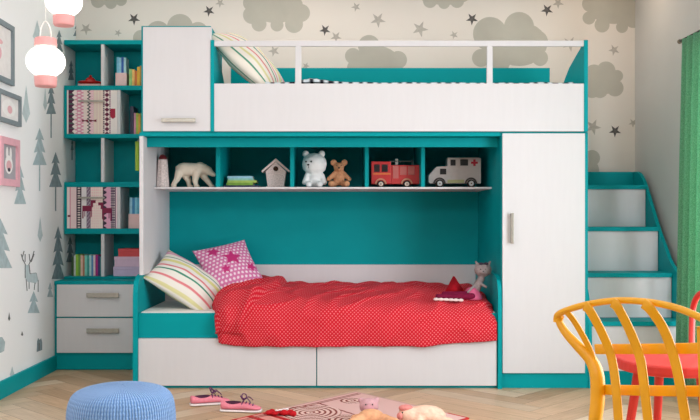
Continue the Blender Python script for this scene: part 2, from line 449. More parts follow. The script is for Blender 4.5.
# ---- drawer chest
D2 = 5.61
ch = thing('drawer_chest', 'low teal chest with two white drawers under the shelf tower', 'chest of drawers', (-1.48, 5.85, 0))
HX0, HX1 = XL+.002, -1.156
ztop = .571
link('carcass', B(HX0, HX1, D2+.004, YB-.01, .002, ztop-.026), TEAL, ch)
link('top_board', B(HX0, HX1, D2-.006, YB-.01, ztop-.026, ztop), TEAL, ch)
for y0, y1, hy in ((284.5, 316.5, 294.8), (318, 352.5, 330)):
    d = link('drawer', B(X(57.5, D2), X(150.5, D2), D2-.014, D2+.003, Z(y1, D2), Z(y0, D2)), WHITE, ch)
    handle(d, X(88, D2), X(120, D2), Z(hy+2.2, D2), Z(hy-2.2, D2), D2-.014)

# ================================================================ BUNK BED
bb = thing('bunk_bed', 'teal and white bunk bed with toy cubbies over the lower berth', 'bunk bed', (0, 5.4, 0))
BD = 5.80
def end_profile(d0, pts_top, zb):
    return [(d0, zb)] + pts_top + [(pts_top[-1][0], zb)]
# lower end panels, rounded front shoulders
for xa, xb in ((-1.149, -1.122), (.9265, .9485)):
    top = [(4.972, .50), (4.974, .545), (4.985, .585), (5.01, .617), (5.05, .637), (5.11, .645), (5.79, .645)]
    bm = bmesh.new(); prism(bm, end_profile(4.972, top, 0), 'x', xa, xb)
    link('end_panel', bm, TEAL, bb)
link('side_panel', B(-1.118, -1.095, 5.0, BD, .6455, 1.440), WHITE, bb)
link('back_panel', B(-1.095, .9485, 5.785, BD, .668, 1.440), TEAL, bb)
link('back_board', B(-1.12, .9265, 5.765, BD, .30, .668), WHITE, bb)
link('bed_rail', B(-1.122, .9265, 5.0, 5.02, .287, .428), TEAL, bb)
link('slat_base', B(-1.122, .9265, 5.02, 5.765, .27, .296), WHITE, bb)
for a, b in ((138.3, 316.2), (317.2, 496.7)):
    link('drawer', B(X(a, 4.985)+.0, X(b, 4.985), 4.985, 5.003, .016, .285), WHITE, bb)
link('plinth', B(-1.122, .9265, 5.004, 5.03, 0, .27), TEAL, bb)
# niche shelf and dividers
SH0 = 5.28
link('shelf', B(-1.094, .9475, SH0, 5.785, 1.149, 1.160), WHITE, bb)
for a, b in ((215.7, 220.2), (290, 293.8), (365, 368.7), (421.3, 425)):
    link('divider', B(X(a, SH0), X(b, SH0), SH0+.004, 5.785, 1.160, 1.439), TEAL, bb)
link('fascia', B(-1.094, .9475, 5.09, 5.108, 1.385, 1.439), TEAL, bb)
link('platform', B(-1.118, .9475, 5.0, BD, 1.440, 1.462), TEAL, bb)
# upper berth
link('berth_base', B(-.709, 1.440, 5.006, BD, 1.4635, 1.476), TEAL, bb)
link('front_board', B(-.688, 1.4185, 4.984, 5.004, 1.4655, 1.738), WHITE, bb)
prof = [(4.98, 1.985), (5.0, 1.985), (5.06, 1.952), (5.166, 1.923), (5.30, 1.882), (5.39, 1.836), (5.44, 1.807), (5.6, 1.71), (5.74, 1.62), (5.79, 1.60)]
for xa, xb in ((-.709, -.688), (1.4185, 1.440)):
    bm = bmesh.new(); prism(bm, end_profile(4.98, prof, 1.4765), 'x', xa, xb); box(bm, xa, xb, 4.98, 5.0055, 1.4635, 1.477)
    link('end_panel', bm, TEAL, bb)
link('rear_guard', B(-.688, 1.418, 5.775, 5.795, 1.476, 1.966), TEAL, bb)
gr = link('guard_rail', B(-.688, 1.4185, 4.986, 5.004, 1.951, 1.983), WHITE, bb)
for a, b in ((295.3, 301.3), (487, 492.7)):
    link('guard_post', B(X(a, 4.986), X(b, 4.986), 4.9865, 5.0035, 1.738, 1.951), WHITE, bb)

# tall cabinet upper left
cb = thing('wall_cabinet', 'white tall cabinet with teal edges and one door beside the upper berth', 'cabinet', (-.9, 5.25, 1.4625))
link('carcass', B(X(141.3, 5.0), -.7095, 5.0, 5.5, 1.4625, 2.069), TEAL, cb)
d = link('door', B(X(143, 4.985), X(211.6, 4.985), 4.984, 4.9995, 1.467, 2.060), WHITE, cb)
handle(d, X(162, 4.98), X(196, 4.98), Z(122.6, 4.98), Z(118.6, 4.98), 4.984)

# wardrobe right
wd = thing('wardrobe', 'white one-door wardrobe in teal casing under the right end of the upper berth', 'wardrobe', (1.2, 5.4, 0))
link('carcass', B(.9495, 1.446, 5.001, BD, .0, 1.4625), TEAL, wd)
d = link('door', B(X(502.6, 4.985), X(585, 4.985), 4.984, 5.0005, .088, 1.454), WHITE, wd)
handle(d, X(509.8, 4.98), X(513.3, 4.98), Z(243.5, 4.98), Z(213, 4.98), 4.984, horiz=False)

# ================================================================ STAIRS
st = thing('storage_staircase', 'teal box staircase with white risers going up beside the wardrobe', 'stairs', (1.75, 5.4, 0))
SX0, SX1 = 1.468, 2.022
RD = [5.69, 5.47, 5.25, 5.05]; RZ = [1.188, .918, .643, .375]
for i, (d, z) in enumerate(zip(RD, RZ)):
    back = 5.93 if i == 0 else RD[i-1]
    link('tread', B(SX0, SX1, d-.012, back-.0005, z-.026, z), TEAL, st)
    zl = RZ[i+1] if i < 3 else .088
    link('riser', B(SX0+.001, SX1-.003, d, d+.016, zl+.001, z-.0265), WHITE, st)
bm = bmesh.new()
for i, (d, z) in enumerate(zip(RD, RZ)):
    back = 5.93 if i == 0 else RD[i-1]+.016
    box(bm, SX0+.002, SX1-.002, d+.017, back, .0, z-.027)
link('box_body', bm, TEAL, st)
link('plinth', B(SX0, SX1, 5.052, 5.067, 0, .087), TEAL, st)
link('landing_board', B(SX0, SX1, 5.931, 5.95, 0, 1.289), TEAL, st)
sp = [(4.995, .30), (5.01, .42), (5.04, .50), (5.09, .58), (5.15, .635), (5.22, .672), (5.30, .72), (5.37, .79), (5.45, .87), (5.53, .96), (5.62, 1.07), (5.70, 1.17), (5.77, 1.24), (5.84, 1.278), (5.90, 1.289), (5.95, 1.289)]
sp = [tuple(p) for p in catmull(sp, 3)]
for xa, xb in ((1.4475, 1.4675), (2.0225, 2.044)):
    bm = bmesh.new(); prism(bm, [(4.995, 0)] + sp + [(5.95, 0)], 'x', xa, xb)
    link('stringer', bm, TEAL, st)

# ================================================================ BEDDING
def cushion(name, w, h, th, fn, M, matl, n=90, label=None, cat='pillow', puff=.6):
    bm = bmesh.new(); uvl = bm.loops.layers.uv.verify()
    def pt(u, v, s):
        # pinched edges, pointed corners
        x = u*(1-.07*(1-v*v)); y = v*(1-.07*(1-u*u))
        t = max(0, (1-u**2)*(1-v**2))**puff
        wr = noise.noise(Vector((u*2.2+5, v*2.2, s)))*.14*t
        return M @ Vector((x*w/2, s*(t*th/2*(1+wr)), y*h/2))
    edge = {}
    for s in (-1, 1):
        g = []
        for j in range(n+1):
            row = []
            for i in range(n+1):
                if i in (0, n) or j in (0, n):
                    if (i, j) not in edge: edge[(i, j)] = bm.verts.new(pt(2*i/n-1, 2*j/n-1, 0))
                    row.append(edge[(i, j)])
                else: row.append(bm.verts.new(pt(2*i/n-1, 2*j/n-1, s)))
            g.append(row)
        for j in range(n):
            for i in range(n):
                q = ((i, j), (i+1, j), (i+1, j+1), (i, j+1)); q = q if s < 0 else q[::-1]
                f = bm.faces.new([g[b][a] for a, b in q])
                for l, (a, b) in zip(f.loops, q): l[uvl].uv = (a/n, b/n)
    o = link(name, bm, matl, smooth=True); paint(o, fn)
    if label: tag(o, label, cat)
    recenter(o)
    return o
FAB = vcol_mat('printed_cotton', .85, .15, bump=.25, bscale=220)
stripes = [(0, (238, 232, 220)), (.07, (46, 140, 110)), (.095, (240, 235, 226)), (.17, (222, 216, 160)), (.21, (240, 235, 226)), (.29, (226, 132, 138)), (.325, (240, 235, 226)), (.42, (46, 140, 110)), (.445, (240, 236, 230)),
           (.50, (226, 132, 138)), (.535, (240, 236, 230)), (.62, (226, 222, 150)), (.68, (240, 235, 226)), (.72, (46, 140, 110)), (.745, (240, 235, 226)), (.82, (220, 170, 190)), (.9, (150, 160, 110)), (.93, (238, 232, 220))]
def fn_stripe(u, v):
    c = stripes[0][1]
    for t, q in stripes:
        if u >= t: c = q
    return c
def fn_star(u, v):
    for cx, cy, r, rt in ((.58, .55, .20, .2), (.30, .80, .14, .5), (.38, .33, .10, .1), (.87, .30, .11, .6)):
        if in_poly(u, v, star_poly(cx, cy, r, .45, rt)): return (196, 52, 120)
    a = u*13; b = v*13
    if int(b) % 2: a += .5
    if ((a % 1)-.5)**2 + ((b % 1)-.5)**2 < .085: return (240, 226, 234)
    return (212, 122, 170)
def fn_starb(u, v): return fn_star(u, v)
def frame3(o, ux, uz, flip=1):
    ux = Vector(ux).normalized(); uz = Vector(uz); uz = (uz-ux*uz.dot(ux)).normalized(); uy = uz.cross(ux)
    return Matrix.Translation(Vector(o)) @ Matrix((ux, uy, uz)).transposed().to_4x4()

# mattresses
bm = B(-1.118, .922, 5.024, 5.762, .297, .434, bev=.012, seg=3)
o = link('mattress', bm, mat('white_sheet', (236, 232, 226), .9, .15, .02, 20, bump=.2, bscale=60)); tag(o, 'white sheeted mattress on the lower berth under the red duvet', 'mattress'); recenter(o)
bm = B(-.68, 1.41, 5.01, 5.77, 1.477, 1.722, bev=.012, seg=3)
o = link('mattress', bm, mat('white_sheet', (236, 232, 226))); tag(o, 'mattress of the upper berth behind the white front board', 'mattress'); recenter(o)
# checked blanket on the upper berth
bm = bmesh.new(); uvl = bm.loops.layers.uv.verify(); NX, NY = 150, 44
def bz(x, y):
    z = 1.742 + .004*noise.noise(Vector((x*9, y*9, 0)))
    for cx, r, h in ((-.13, .09, .026), (-.42, .05, .008), (.02, .12, .006)):
        z += h*math.exp(-((x-cx)/r)**2)*math.exp(-((y-5.06)/.06)**2)*(1+.5*noise.noise(Vector((x*30, 0, 3))))
    return z
g = [[bm.verts.new((-.40+1.77*i/NX, 5.012+.745*j/NY, bz(-.40+1.77*i/NX, 5.012+.745*j/NY)+(.0085 if j else 0))) for i in range(NX+1)] for j in range(NY+1)]
for j in range(NY):
    for i in range(NX):
        f = bm.faces.new((g[j][i], g[j][i+1], g[j+1][i+1], g[j+1][i]))
        for l, (a, b) in zip(f.loops, ((i, j), (i+1, j), (i+1, j+1), (i, j+1))): l[uvl].uv = (1.77*a/NX, .745*b/NY)
gh = vcol_mat('gingham', .9, .1)
o = link('blanket', bm, gh, smooth=True)
paint(o, lambda u, v: (40, 44, 52) if (int(u/.028+.01)+int(v/.034+.01)) % 2 else (214, 226, 232))
o.modifiers.new('s', 'SOLIDIFY').thickness = .006; o.modifiers['s'].offset = -1
tag(o, 'black and pale blue checked blanket on the upper berth', 'blanket'); recenter(o)

# pillow on upper berth, leaning on the left end
p0 = Vector((-.655, 5.03, 1.99)); 
# corners in the plane facing the camera: top-left, bottom-right
M = frame3((-.518, 5.25, 1.915), (.73, 0, -.68), (.25, .93, .17))
cushion('pillow', .50, .42, .18, lambda u, v: fn_stripe(.02+v*1.0, u), M, FAB, label='striped pillow leaning on the tall cabinet at the left end of the upper berth')
# lower berth pillows
M = frame3((-.888, 5.28, .580), (.83, 0, -.52), (.38, .86, .36))
def fn_stripe2(u, v): return fn_stripe(.56+(v-.5)*.80, u)
cushion('pillow', .46, .36, .17, fn_stripe2, M, FAB, label='striped pillow lying on the white sheet at the left end of the lower berth')
M = frame3((-.668, 5.49, .672), (.9, .38, .2), (-.41, .61, .67))
cushion('pillow', .35, .38, .12, fn_star, M, FAB, label='pink polka dot pillow with dark pink stars behind the red duvet')

# ---- red duvet
def build_duvet():
    X0, X1 = -.735, .918
    NU, NV = 190, 110
    def fold_edge(t):   # x of the turned-back flap's edge along the section (t 0 back .. 1 front bottom)
        return -.315 - .03*t - .50*max(0, t-.50)
    # section points (y, z) for a duvet
    bm = bmesh.new(); uvl = bm.loops.layers.uv.verify()
    def sec(x):
        k = (x-X0)/(X1-X0)
        top = .548 - .018*max(0, (k-.62)/.38)**1.5
        e = max(0, 1-(x-X0)/.12)                  # rounding down at the left end
        top += .016*math.exp(-((x+.42)/.16)**2)
        top -= .07*e**2
        bot = .243 + .033*max(0, (k-.75)/.25)**.7 + .02*e
        if x > X1-.06: top -= .035*((x-X1+.06)/.06)**2
        return [(5.755, .437), (5.757, .50), (5.74, top-.012), (5.68, top+.006), (5.55, top), (5.38, top-.012), (5.20, top-.025), (5.06, top-.055), (4.985, top-.10), (4.958, top-.17), (4.952, .33), (4.958, bot+.02), (4.962, bot)]
    rows = []
    for i in range(NU+1):
        x = X0+(X1-X0)*i/NU
        s = catmull(sec(x), 10)
        # resample by length
        ln = [0]
        for a, b in zip(s, s[1:]): ln.append(ln[-1]+sqrt((a[0]-b[0])**2+(a[1]-b[1])**2))
        row = []; q = 0
        for j in range(NV+1):
            tl = ln[-1]*j/NV
            while q < len(ln)-2 and ln[q+1] < tl: q += 1
            f = (tl-ln[q])/max(1e-9, ln[q+1]-ln[q]); y = s[q][0]+(s[q+1][0]-s[q][0])*f; z = s[q][1]+(s[q+1][1]-s[q][1])*f
            dy, dz = s[q+1][0]-s[q][0], s[q+1][1]-s[q][1]; l = sqrt(dy*dy+dz*dz) or 1
            n = Vector((0, dz/l, -dy/l))   # outward
            t = j/NV
            pos = Vector((x, y, z))
            fo = fold_edge(t)
            d = 0
            ext = 0
            if t < .93:
                sft = 1/(1+math.exp((x-fo)/.007))
                d += .026*sft*min(1, (t/.06))*min(1, (.98-t)/.10)
                # roll near the fold edge
                d += .014*math.exp(-((x-fo+.03)/.03)**2)*min(1, t/.06)
                d -= .006*math.exp(-((x-fo-.012)/.010)**2)
            # broad folds and small wrinkles
            wob = noise.noise(Vector((x*3.2, t*3.5, 1.3)))*.014 + noise.noise(Vector((x*9+t*4, t*7-x*5, 4.2)))*.010 + noise.noise(Vector((x*22+t*9, t*13-x*9, 7)))*.0022
            rid = abs(noise.noise(Vector((x*4+t*6, t*2-x*3, 9.1))))
            wob += .016*(1-min(1, rid*4.5))
            edge = min(1, t/.05)
            if y < 5.03 and z > .43: wob = max(wob, -.004)
            pos += n*(d+wob*edge*(1.0 if t < .9 else .6))
            if pos.y > 5.76: pos.y = 5.76
            # left end curls in
            e = max(0, 1-(x-X0)/.05)
            xx = x + (.070*max(0, (t-.5)/.5)**1.3 + .010*sin(t*9))*max(0, 1-(x-X0)/.35)
            pos.x = xx
            if e > 0: pos -= n*(.035*e**2)*(1 if t < .75 else max(0, 1-(t-.75)/.12))
            if t < .6 and pos.z < .452: pos.z = .452
            row.append(bm.verts.new(pos))
        rows.append(row)
    for i in range(NU):
        for j in range(NV):
            f = bm.faces.new((rows[i][j], rows[i+1][j], rows[i+1][j+1], rows[i][j+1]))
            for l, (a, b) in zip(f.loops, ((i, j), (i+1, j), (i+1, j+1), (i, j+1))): l[uvl].uv = ((X1-X0)*a/NU, 1.03*b/NV)
    bmesh.ops.recalc_face_normals(bm, faces=bm.faces[:])
    m = bpy.data.materials.new('red_dotted_cotton'); m.use_nodes = True
    nt = m.node_tree; N = nt.nodes; K = nt.links; b = N['Principled BSDF']
    tc = N.new('ShaderNodeTexCoord'); sx = N.new('ShaderNodeSeparateXYZ'); K.new(tc.outputs['UV'], sx.inputs[0])
    def mth(op, a, b2=None, v=None):
        n = N.new('ShaderNodeMath'); n.operation = op
        for k, q in enumerate((a, b2)):
            if q is None: continue
            if isinstance(q, (int, float)): n.inputs[k].default_value = q
            else: K.new(q, n.inputs[k])
        return n.outputs[0]
    s = 2*pi/.021
    a = mth('SINE', mth('MULTIPLY', sx.outputs[0], s)); c = mth('SINE', mth('MULTIPLY', sx.outputs[1], s))
    p = mth('MULTIPLY', a, c); p2 = mth('GREATER_THAN', p, .42)
    mx = N.new('ShaderNodeMix'); mx.data_type = 'RGBA'; mx.inputs['A'].default_value = L3((206, 28, 46)); mx.inputs['B'].default_value = L3((222, 118, 124))
    K.new(p2, mx.inputs['Factor']); K.new(mx.outputs['Result'], b.inputs['Base Color'])
    b.inputs['Roughness'].default_value = .85; b.inputs['Specular IOR Level'].default_value = .15; b.inputs['Sheen Weight'].default_value = .0
    o = link('duvet', bm, m, smooth=True)
    s = o.modifiers.new('s', 'SOLIDIFY'); s.thickness = .012; s.offset = -1
    tag(o, 'red duvet with tiny white dots, corner turned over, hanging over the lower berth rail', 'duvet')
    recenter(o)
build_duvet()

# ---- plush cat doll on the duvet
def doll():
    t = thing('cat_doll', 'grey plush cat doll in a pink dress sitting on the red duvet', 'doll', (.80, 5.15, .50))
    D = 5.15
    grey = mat('grey_plush', (150, 138, 138), .95, .1, .12, 90, bump=.5, bscale=150)
    bm = bmesh.new()
    h = P(483, 270, D)
    ball(bm, h, (.054, .042, .042)); 
    for s in (-1, 1):
        limb(bm, h+Vector((s*.026, 0, .022)), h+Vector((s*.042, 0, .048)), .014, .007, 4)
    ball(bm, h+Vector((-.006, -.034, -.010)), (.018, .012, .013))
    limb(bm, P(481, 279, D), P(474, 293, D+.01), .022, .032, 6)
    limb(bm, P(481, 284, D-.02), P(486, 287, D-.05), .010, .008, 5)
    limb(bm, P(475, 285, D-.01), P(468, 292, D-.04), .010, .008, 5)
    blob('body', bm, grey, t, .004, 4)
    bm = bmesh.new()
    lathe(bm, [(.0, .492), (.062, .494), (.066, .504), (.054, .522), (.038, .545), (.026, .56), (.0, .57)], P(472, 0, D).x, D, 24)
    o = link('dress', bm, mat('pink_dress', (206, 96, 132), .9, .1, .08, 60), t, smooth=True)
    bm = bmesh.new()
    for a in (0, 1):
        limb(bm, P(472-a*3, 296.5-a*2, D-.05+a*.03), P(438+a*6, 296.5-a*2.5, D-.08+a*.05), .021, .017, 12)
    o = blob('stockings', bm, mat('burgundy_knit', (120, 24, 58), .9, .1, .1, 60), t, .0045, 3)
    bm = bmesh.new(); c = P(452, 300, D-.115)
    for k in range(6):
        ball(bm, P(436+5*k, 299.2+.2*k, D-.102), (.017, .010, .010))
    blob('shoe_trim', bm, mat('cream_wool', (232, 214, 212), .9, .1, .05, 60), t, .004, 3)
    bm = bmesh.new()
    for s in (-1, 1): ball(bm, h+Vector((s*.014-.006, -.036, .006)), .0042, sub=1)
    ball(bm, h+Vector((-.006, -.046, -.006)), (.005, .003, .003), sub=1)
    link('face', bm, mat('black_thread', (25, 22, 24), .5), t, smooth=True)
    bm = bmesh.new()
    for s in (-1, 1): ball(bm, h+Vector((s*.014, -.02, .038)), (.014, .006, .008), sub=2)
    ball(bm, h+Vector((0, -.022, .037)), .005, sub=1)
    link('hair_bow', bm, mat('dark_bow', (60, 50, 66), .8), t, smooth=True)
doll()
# red triangular cushion corner standing behind the doll
bm = bmesh.new(); D = 5.26
a, b, c, e = P(442, 296, D-.05), P(453.5, 273.5, D), P(468, 296, D-.04), P(457, 294, D+.09)
vs = [bm.verts.new(q) for q in (a, b, c, e)]
for f in ((0, 1, 2), (2, 1, 3), (3, 1, 0), (0, 2, 3)): bm.faces.new([vs[i] for i in f])
bmesh.ops.recalc_face_normals(bm, faces=bm.faces[:])
bmesh.ops.bevel(bm, geom=bm.edges[:], offset=.008, segments=3, affect='EDGES')
o = link('cloth_hat', bm, mat('red_felt', (176, 26, 40), .95, .1, .12, 80, bump=.4, bscale=120), smooth=True); tag(o, 'small pointed red cloth hat on the duvet beside the cat doll', 'hat'); recenter(o)

# ================================================================ TOYS IN THE NICHE (shelf top z 1.160)
ZS = 1.1605; DT = 5.40
def q(px, py, D=DT): return P(px, py, D)
def nz(py): return ZS + (187.3-py)*DT/F
# polar bear figure
bm = bmesh.new(); D = DT
def n3(px, py, dy=0): return Vector((X(px, D), D+dy, nz(py)))
limb(bm, n3(184, 169), n3(199, 169), .044, .040, 7); ball(bm, n3(183, 169.5), (.048, .038, .045)); ball(bm, n3(197, 169.5), (.042, .034, .041))
limb(bm, n3(200, 167), n3(208, 170), .035, .027, 5); limb(bm, n3(208, 170.5), n3(214, 174.5), .026, .013, 6)
for a in ((206, 164.5, .014), (206, 164.5, -.014)): ball(bm, n3(a[0], a[1], a[2]), .006)
for pts in (((180, 172), (177.5, 179), (173.5, 185), -.018), ((184, 173), (188, 180), (189, 185.3), .018), ((197, 172), (195.5, 180), (196.5, 185.3), -.018), ((200, 171), (206, 179), (210.5, 184.6), .016)):
    a, b, c, dy = pts
    limb(bm, n3(*a, dy), n3(*b, dy), .028, .019, 6); limb(bm, n3(*b, dy), n3(*c, dy), .019, .014, 6); ball(bm, n3(c[0]+1, 185.8, dy), (.018, .014, .009))
ball(bm, n3(176.5, 167), .009)
o = blob('polar_bear_figure', bm, mat('cream_ceramic', (226, 214, 196), .55, .4, .03, 20), None, .004, 5); tag(o, 'cream polar bear figure walking in the left cubby over the lower berth', 'figurine')
recenter(o)
# speckled tapered lighthouse tower
SPK = mat('speckled_white_paint', (224, 208, 204), .7, .3, .22, 130)
t = thing('toy_tower', 'small white speckled toy tower with a dark red cap beside the polar bear figure', 'toy', (X(162.5, 5.38), 5.38, ZS))
cx = X(162.6, 5.38); bm = bmesh.new(); lathe(bm, [(0, ZS), (.040, ZS), (.040, ZS+.012), (.034, ZS+.10), (.029, ZS+.172), (0, ZS+.172)], cx, 5.38, 8)
link('tower', bm, SPK, t)
bm = bmesh.new(); lathe(bm, [(0, ZS+.172), (.022, ZS+.172), (.024, ZS+.182), (.016, ZS+.198), (0, ZS+.206)], cx, 5.38, 16); link('cap', bm, mat('dark_red_paint', (110, 22, 32), .5), t, smooth=False)

def book(px0, px1, py0, py1, D, rgb, label, depth=.13, z0=None, group=None, lying=False, ppx=None, sp=None):
    """a book whose spine faces the room: cover + pages"""
    x0, x1 = X(px0, D), X(px1, D)
    if z0 is None: z0 = Z(py1, D)
    z1 = z0 + (py1-py0)*D/F
    t = thing('book', label, 'book', ((x0+x1)/2, D+depth/2, z0), group)
    m = mat('cover_%d_%d_%d' % rgb, rgb, .5, .4, .10, 40)
    bm = bmesh.new(); c = .0022
    if lying:
        box(bm, x0, x1, D, D+depth, z0, z0+c); box(bm, x0, x1, D, D+depth, z1-c, z1); box(bm, x0, x1, D, D+c, z0+c, z1-c)
        link('cover', bm, m, t)
        link('pages', B(x0+.003, x1-.003, D+c+.0003, D+depth-.004, z0+c+.0002, z1-c-.0002, bev=0), mat('paper', (232, 226, 212), .9), t)
    else:
        box(bm, x0, x0+c, D, D+depth, z0, z1); box(bm, x1-c, x1, D, D+depth, z0, z1); box(bm, x0+c, x1-c, D, D+c, z0, z1)
        link('cover', bm, m, t)
        link('pages', B(x0+c+.0002, x1-c-.0002, D+c+.0003, D+depth-.004, z0+.003, z1-.003, bev=0), mat('paper', (232, 226, 212), .9), t)
    return t
book(154.6, 157.2, 159, 187.3, 5.42, (74, 40, 38), 'thin dark brown book standing against the white side panel beside the toy tower', z0=ZS, depth=.14)
# stack of books lying
z = ZS; G = 'books lying stacked beside the birdhouse'
for (a, b, h, rgb, lab) in ((224, 259, 2.4, (58, 54, 92), 'dark blue book at the bottom of the flat stack beside the birdhouse'),
                            (226.5, 253, 2.6, (130, 170, 60), 'green book second from the bottom of the flat stack beside the birdhouse'),
                            (227.5, 256.5, 2.3, (176, 202, 96), 'lime green book in the middle of the flat stack beside the birdhouse'),
                            (228, 253.5, 1.8, (150, 206, 190), 'mint book second from the top of the flat stack beside the birdhouse'),
                            (227.5, 252.5, 2.4, (158, 206, 226), 'pale blue book on top of the flat stack beside the birdhouse')):
    hh = h*DT/F; book(a, b, 0, h, DT, rgb, lab, .15, z0=z, lying=True, group=G); z += hh+.0003
# birdhouse
t = thing('birdhouse', 'white speckled birdhouse with a round hole and pitched roof', 'birdhouse', (X(275.5, DT), DT+.05, ZS))
cx = X(275.8, DT); w0, w1 = .050, .070
zt = nz(171)
bm = bmesh.new(); prism(bm, [(cx-w0, ZS+.008), (cx+w0, ZS+.008), (cx+w1*.9, zt), (cx, nz(161.5)), (cx-w1*.9, zt)], 'y', DT, DT+.10); link('house_body', bm, SPK, t)
bm = bmesh.new(); prism(bm, [(cx-.088, nz(170.5)), (cx-.083, nz(172)), (cx, nz(161)), (cx+.083, nz(172)), (cx+.088, nz(170.5)), (cx, nz(158))], 'y', DT-.008, DT+.108); link('roof', bm, mat('speckled_white_paint', (224, 208, 204)), t)
bm = bmesh.new(); box(bm, cx-.060, cx+.060, DT-.006, DT+.105, ZS, ZS+.008, bev=.001); link('base', bm, SPK, t)
bm = bmesh.new(); lathe_y(bm, [(.0155, DT+.004), (.0155, DT-.003), (.0155, DT-.0034)], cx, nz(168.3), 20)
link('entry_hole', bm, mat('hole_dark_brown', (62, 42, 30), .9), t)
# white bear plush
WB = mat('white_plush', (236, 236, 236), .9, .15, .03, 60, bump=.3, bscale=120)
bm = bmesh.new(); cx = X(314.5, DT); z = nz
h = Vector((X(314.3, DT), DT+.02, z(163.5)))
ball(bm, h, (.080, .066, .072)); 
for s in (-1, 1): ball(bm, h+Vector((s*.050-.004, 0, .064)), .022)
ball(bm, (cx, DT+.03, z(178.5)), (.052, .045, .056)); 
for s in (-1, 1):
    limb(bm, (cx+s*.045, DT+.015, z(175)), (cx+s*.062, DT-.005, z(182)), .018, .017, 5)
    limb(bm, (cx+s*.030, DT, z(184)), (cx+s*.034, DT-.045, z(184.3)), .020, .020, 5)
t = thing('toy_bear', 'white toy bear with a big round head sitting in the middle cubby', 'toy', (cx, DT, ZS))
blob('body', bm, WB, t, .005, 4)
bm = bmesh.new()
for dx in (-.050, -.018): ball(bm, h+Vector((dx, -.057 if dx < -.03 else -.064, .012)), (.0055, .004, .006), sub=2)
ball(bm, h+Vector((-.036, -.063, -.008)), (.008, .006, .006), sub=2); ball(bm, h+Vector((-.034, -.061, -.022)), (.002, .003, .010), sub=1)
link('face', bm, mat('black_plastic', (24, 24, 26), .35), t, smooth=True)
# brown bear
BR = mat('tan_plush', (196, 142, 106), .95, .1, .12, 80, bump=.4, bscale=120)
cx = X(339, DT); D = DT; bm = bmesh.new(); h = Vector((cx, DT, z(167)))
ball(bm, h, (.034, .034, .032)); ball(bm, h+Vector((0, -.026, -.010)), (.017, .022, .014))
for s in (-1, 1): ball(bm, h+Vector((s*.033, .005, .030)), (.022, .010, .022))
ball(bm, (cx, DT+.008, z(178)), (.036, .034, .045))
for s in (-1, 1):
    limb(bm, (cx+s*.028, DT, z(173)), (cx+s*.064, DT-.012, z(179)), .015, .014, 7)
    limb(bm, (cx+s*.028, DT-.005, z(183.5)), (cx+s*.046, DT-.05, z(183.6)), .020, .021, 6)
t = thing('teddy_bear', 'small tan teddy bear sitting beside the white toy bear', 'toy', (cx, DT, ZS))
blob('body', bm, BR, t, .0045, 4)
bm = bmesh.new(); ball(bm, h+Vector((0, -.048, -.006)), (.007, .005, .005)); 
for s in (-1, 1): ball(bm, h+Vector((s*.013, -.031, .010)), .0036, sub=1)
link('face', bm, mat('dark_brown_thread', (60, 30, 24), .5), t, smooth=True)

def wheel(parent, cx, cz, r, y, hubc):
    bm = bmesh.new(); lathe_y(bm, [(r*.9, y+.02), (r, y+.016), (r, y+.004), (r*.9, y)], cx, cz, 24); w = link('wheel', bm, mat('tyre_dark', (52, 44, 40), .8), parent)
    bm = bmesh.new(); lathe_y(bm, [(r*.62, y+.002), (r*.62, y-.004), (r*.5, y-.006)], cx, cz, 20); h = link('hub', bm, hubc, w); 
    bm = bmesh.new(); lathe_y(bm, [(r*.18, y-.0055), (r*.15, y-.009)], cx, cz, 10); link('axle_cap', bm, mat('axle_brown', (110, 80, 60), .6), w)
# fire truck
FR = mat('fire_red_paint', (206, 44, 46), .45, .4, .05, 40); CRM = mat('hub_cream', (226, 206, 190), .5)
t = thing('toy_fire_truck', 'red wooden toy fire truck facing left in the fourth cubby', 'toy truck', (X(395, DT), DT+.05, ZS))
xa, xm, xb = X(371.3, DT), X(391, DT), X(419.3, DT); wz = ZS+.0225
bm = bmesh.new(); box(bm, xa, xm, DT, DT+.09, nz(183.5), nz(161), bev=.004); link('cab', bm, FR, t)
bm = bmesh.new(); box(bm, xm+.0005, xb, DT, DT+.09, nz(183.5), nz(164.6), bev=.003); link('rear_body', bm, mat('fire_red_dull', (196, 50, 50), .5, .4, .06, 40), t)
for a, b in ((374.2, 379.8), (381.8, 387.8)): link('window', B(X(a, DT), X(b, DT), DT-.003, DT+.004, nz(171.5), nz(164.0), bev=.0005), mat('dark_window', (26, 14, 22), .2), t)
bm = bmesh.new()
box(bm, X(393, DT), X(398.5, DT), DT-.003, DT+.004, nz(178), nz(165.5)); 
link('locker_door', bm, mat('locker_pale_red', (196, 104, 98), .5), t)
for a, b in ((400, 406.5), (408, 414.5)): link('locker_door', B(X(a, DT), X(b, DT), DT-.003, DT+.004, nz(174.5), nz(166)), mat('locker_pale_red', (196, 104, 98), .5), t)
link('stripe', B(X(373, DT), X(390.5, DT), DT-.0025, DT+.004, nz(174.2), nz(172.6), bev=0), mat('orange_band', (226, 120, 60), .5), t)
bm = bmesh.new(); box(bm, X(395.6, DT), X(398.4, DT), DT+.03, DT+.06, nz(164.6), nz(158), bev=.002); link('ladder_post', bm, mat('pale_grey_paint', (176, 176, 170), .5), t)
bm = bmesh.new(); box(bm, X(412.5, DT), X(414, DT), DT+.03, DT+.06, nz(164.6), nz(159)); 
for yy in (.03, .056): box(bm, X(390, DT), X(414, DT), DT+yy, DT+yy+.004, nz(161), nz(160))
for k in range(7): box(bm, X(391+3.2*k, DT), X(391.6+3.2*k, DT), DT+.034, DT+.056, nz(160.9), nz(160.2))
link('ladder', bm, mat('dark_metal_paint', (70, 84, 84), .4, metal=.4), t)
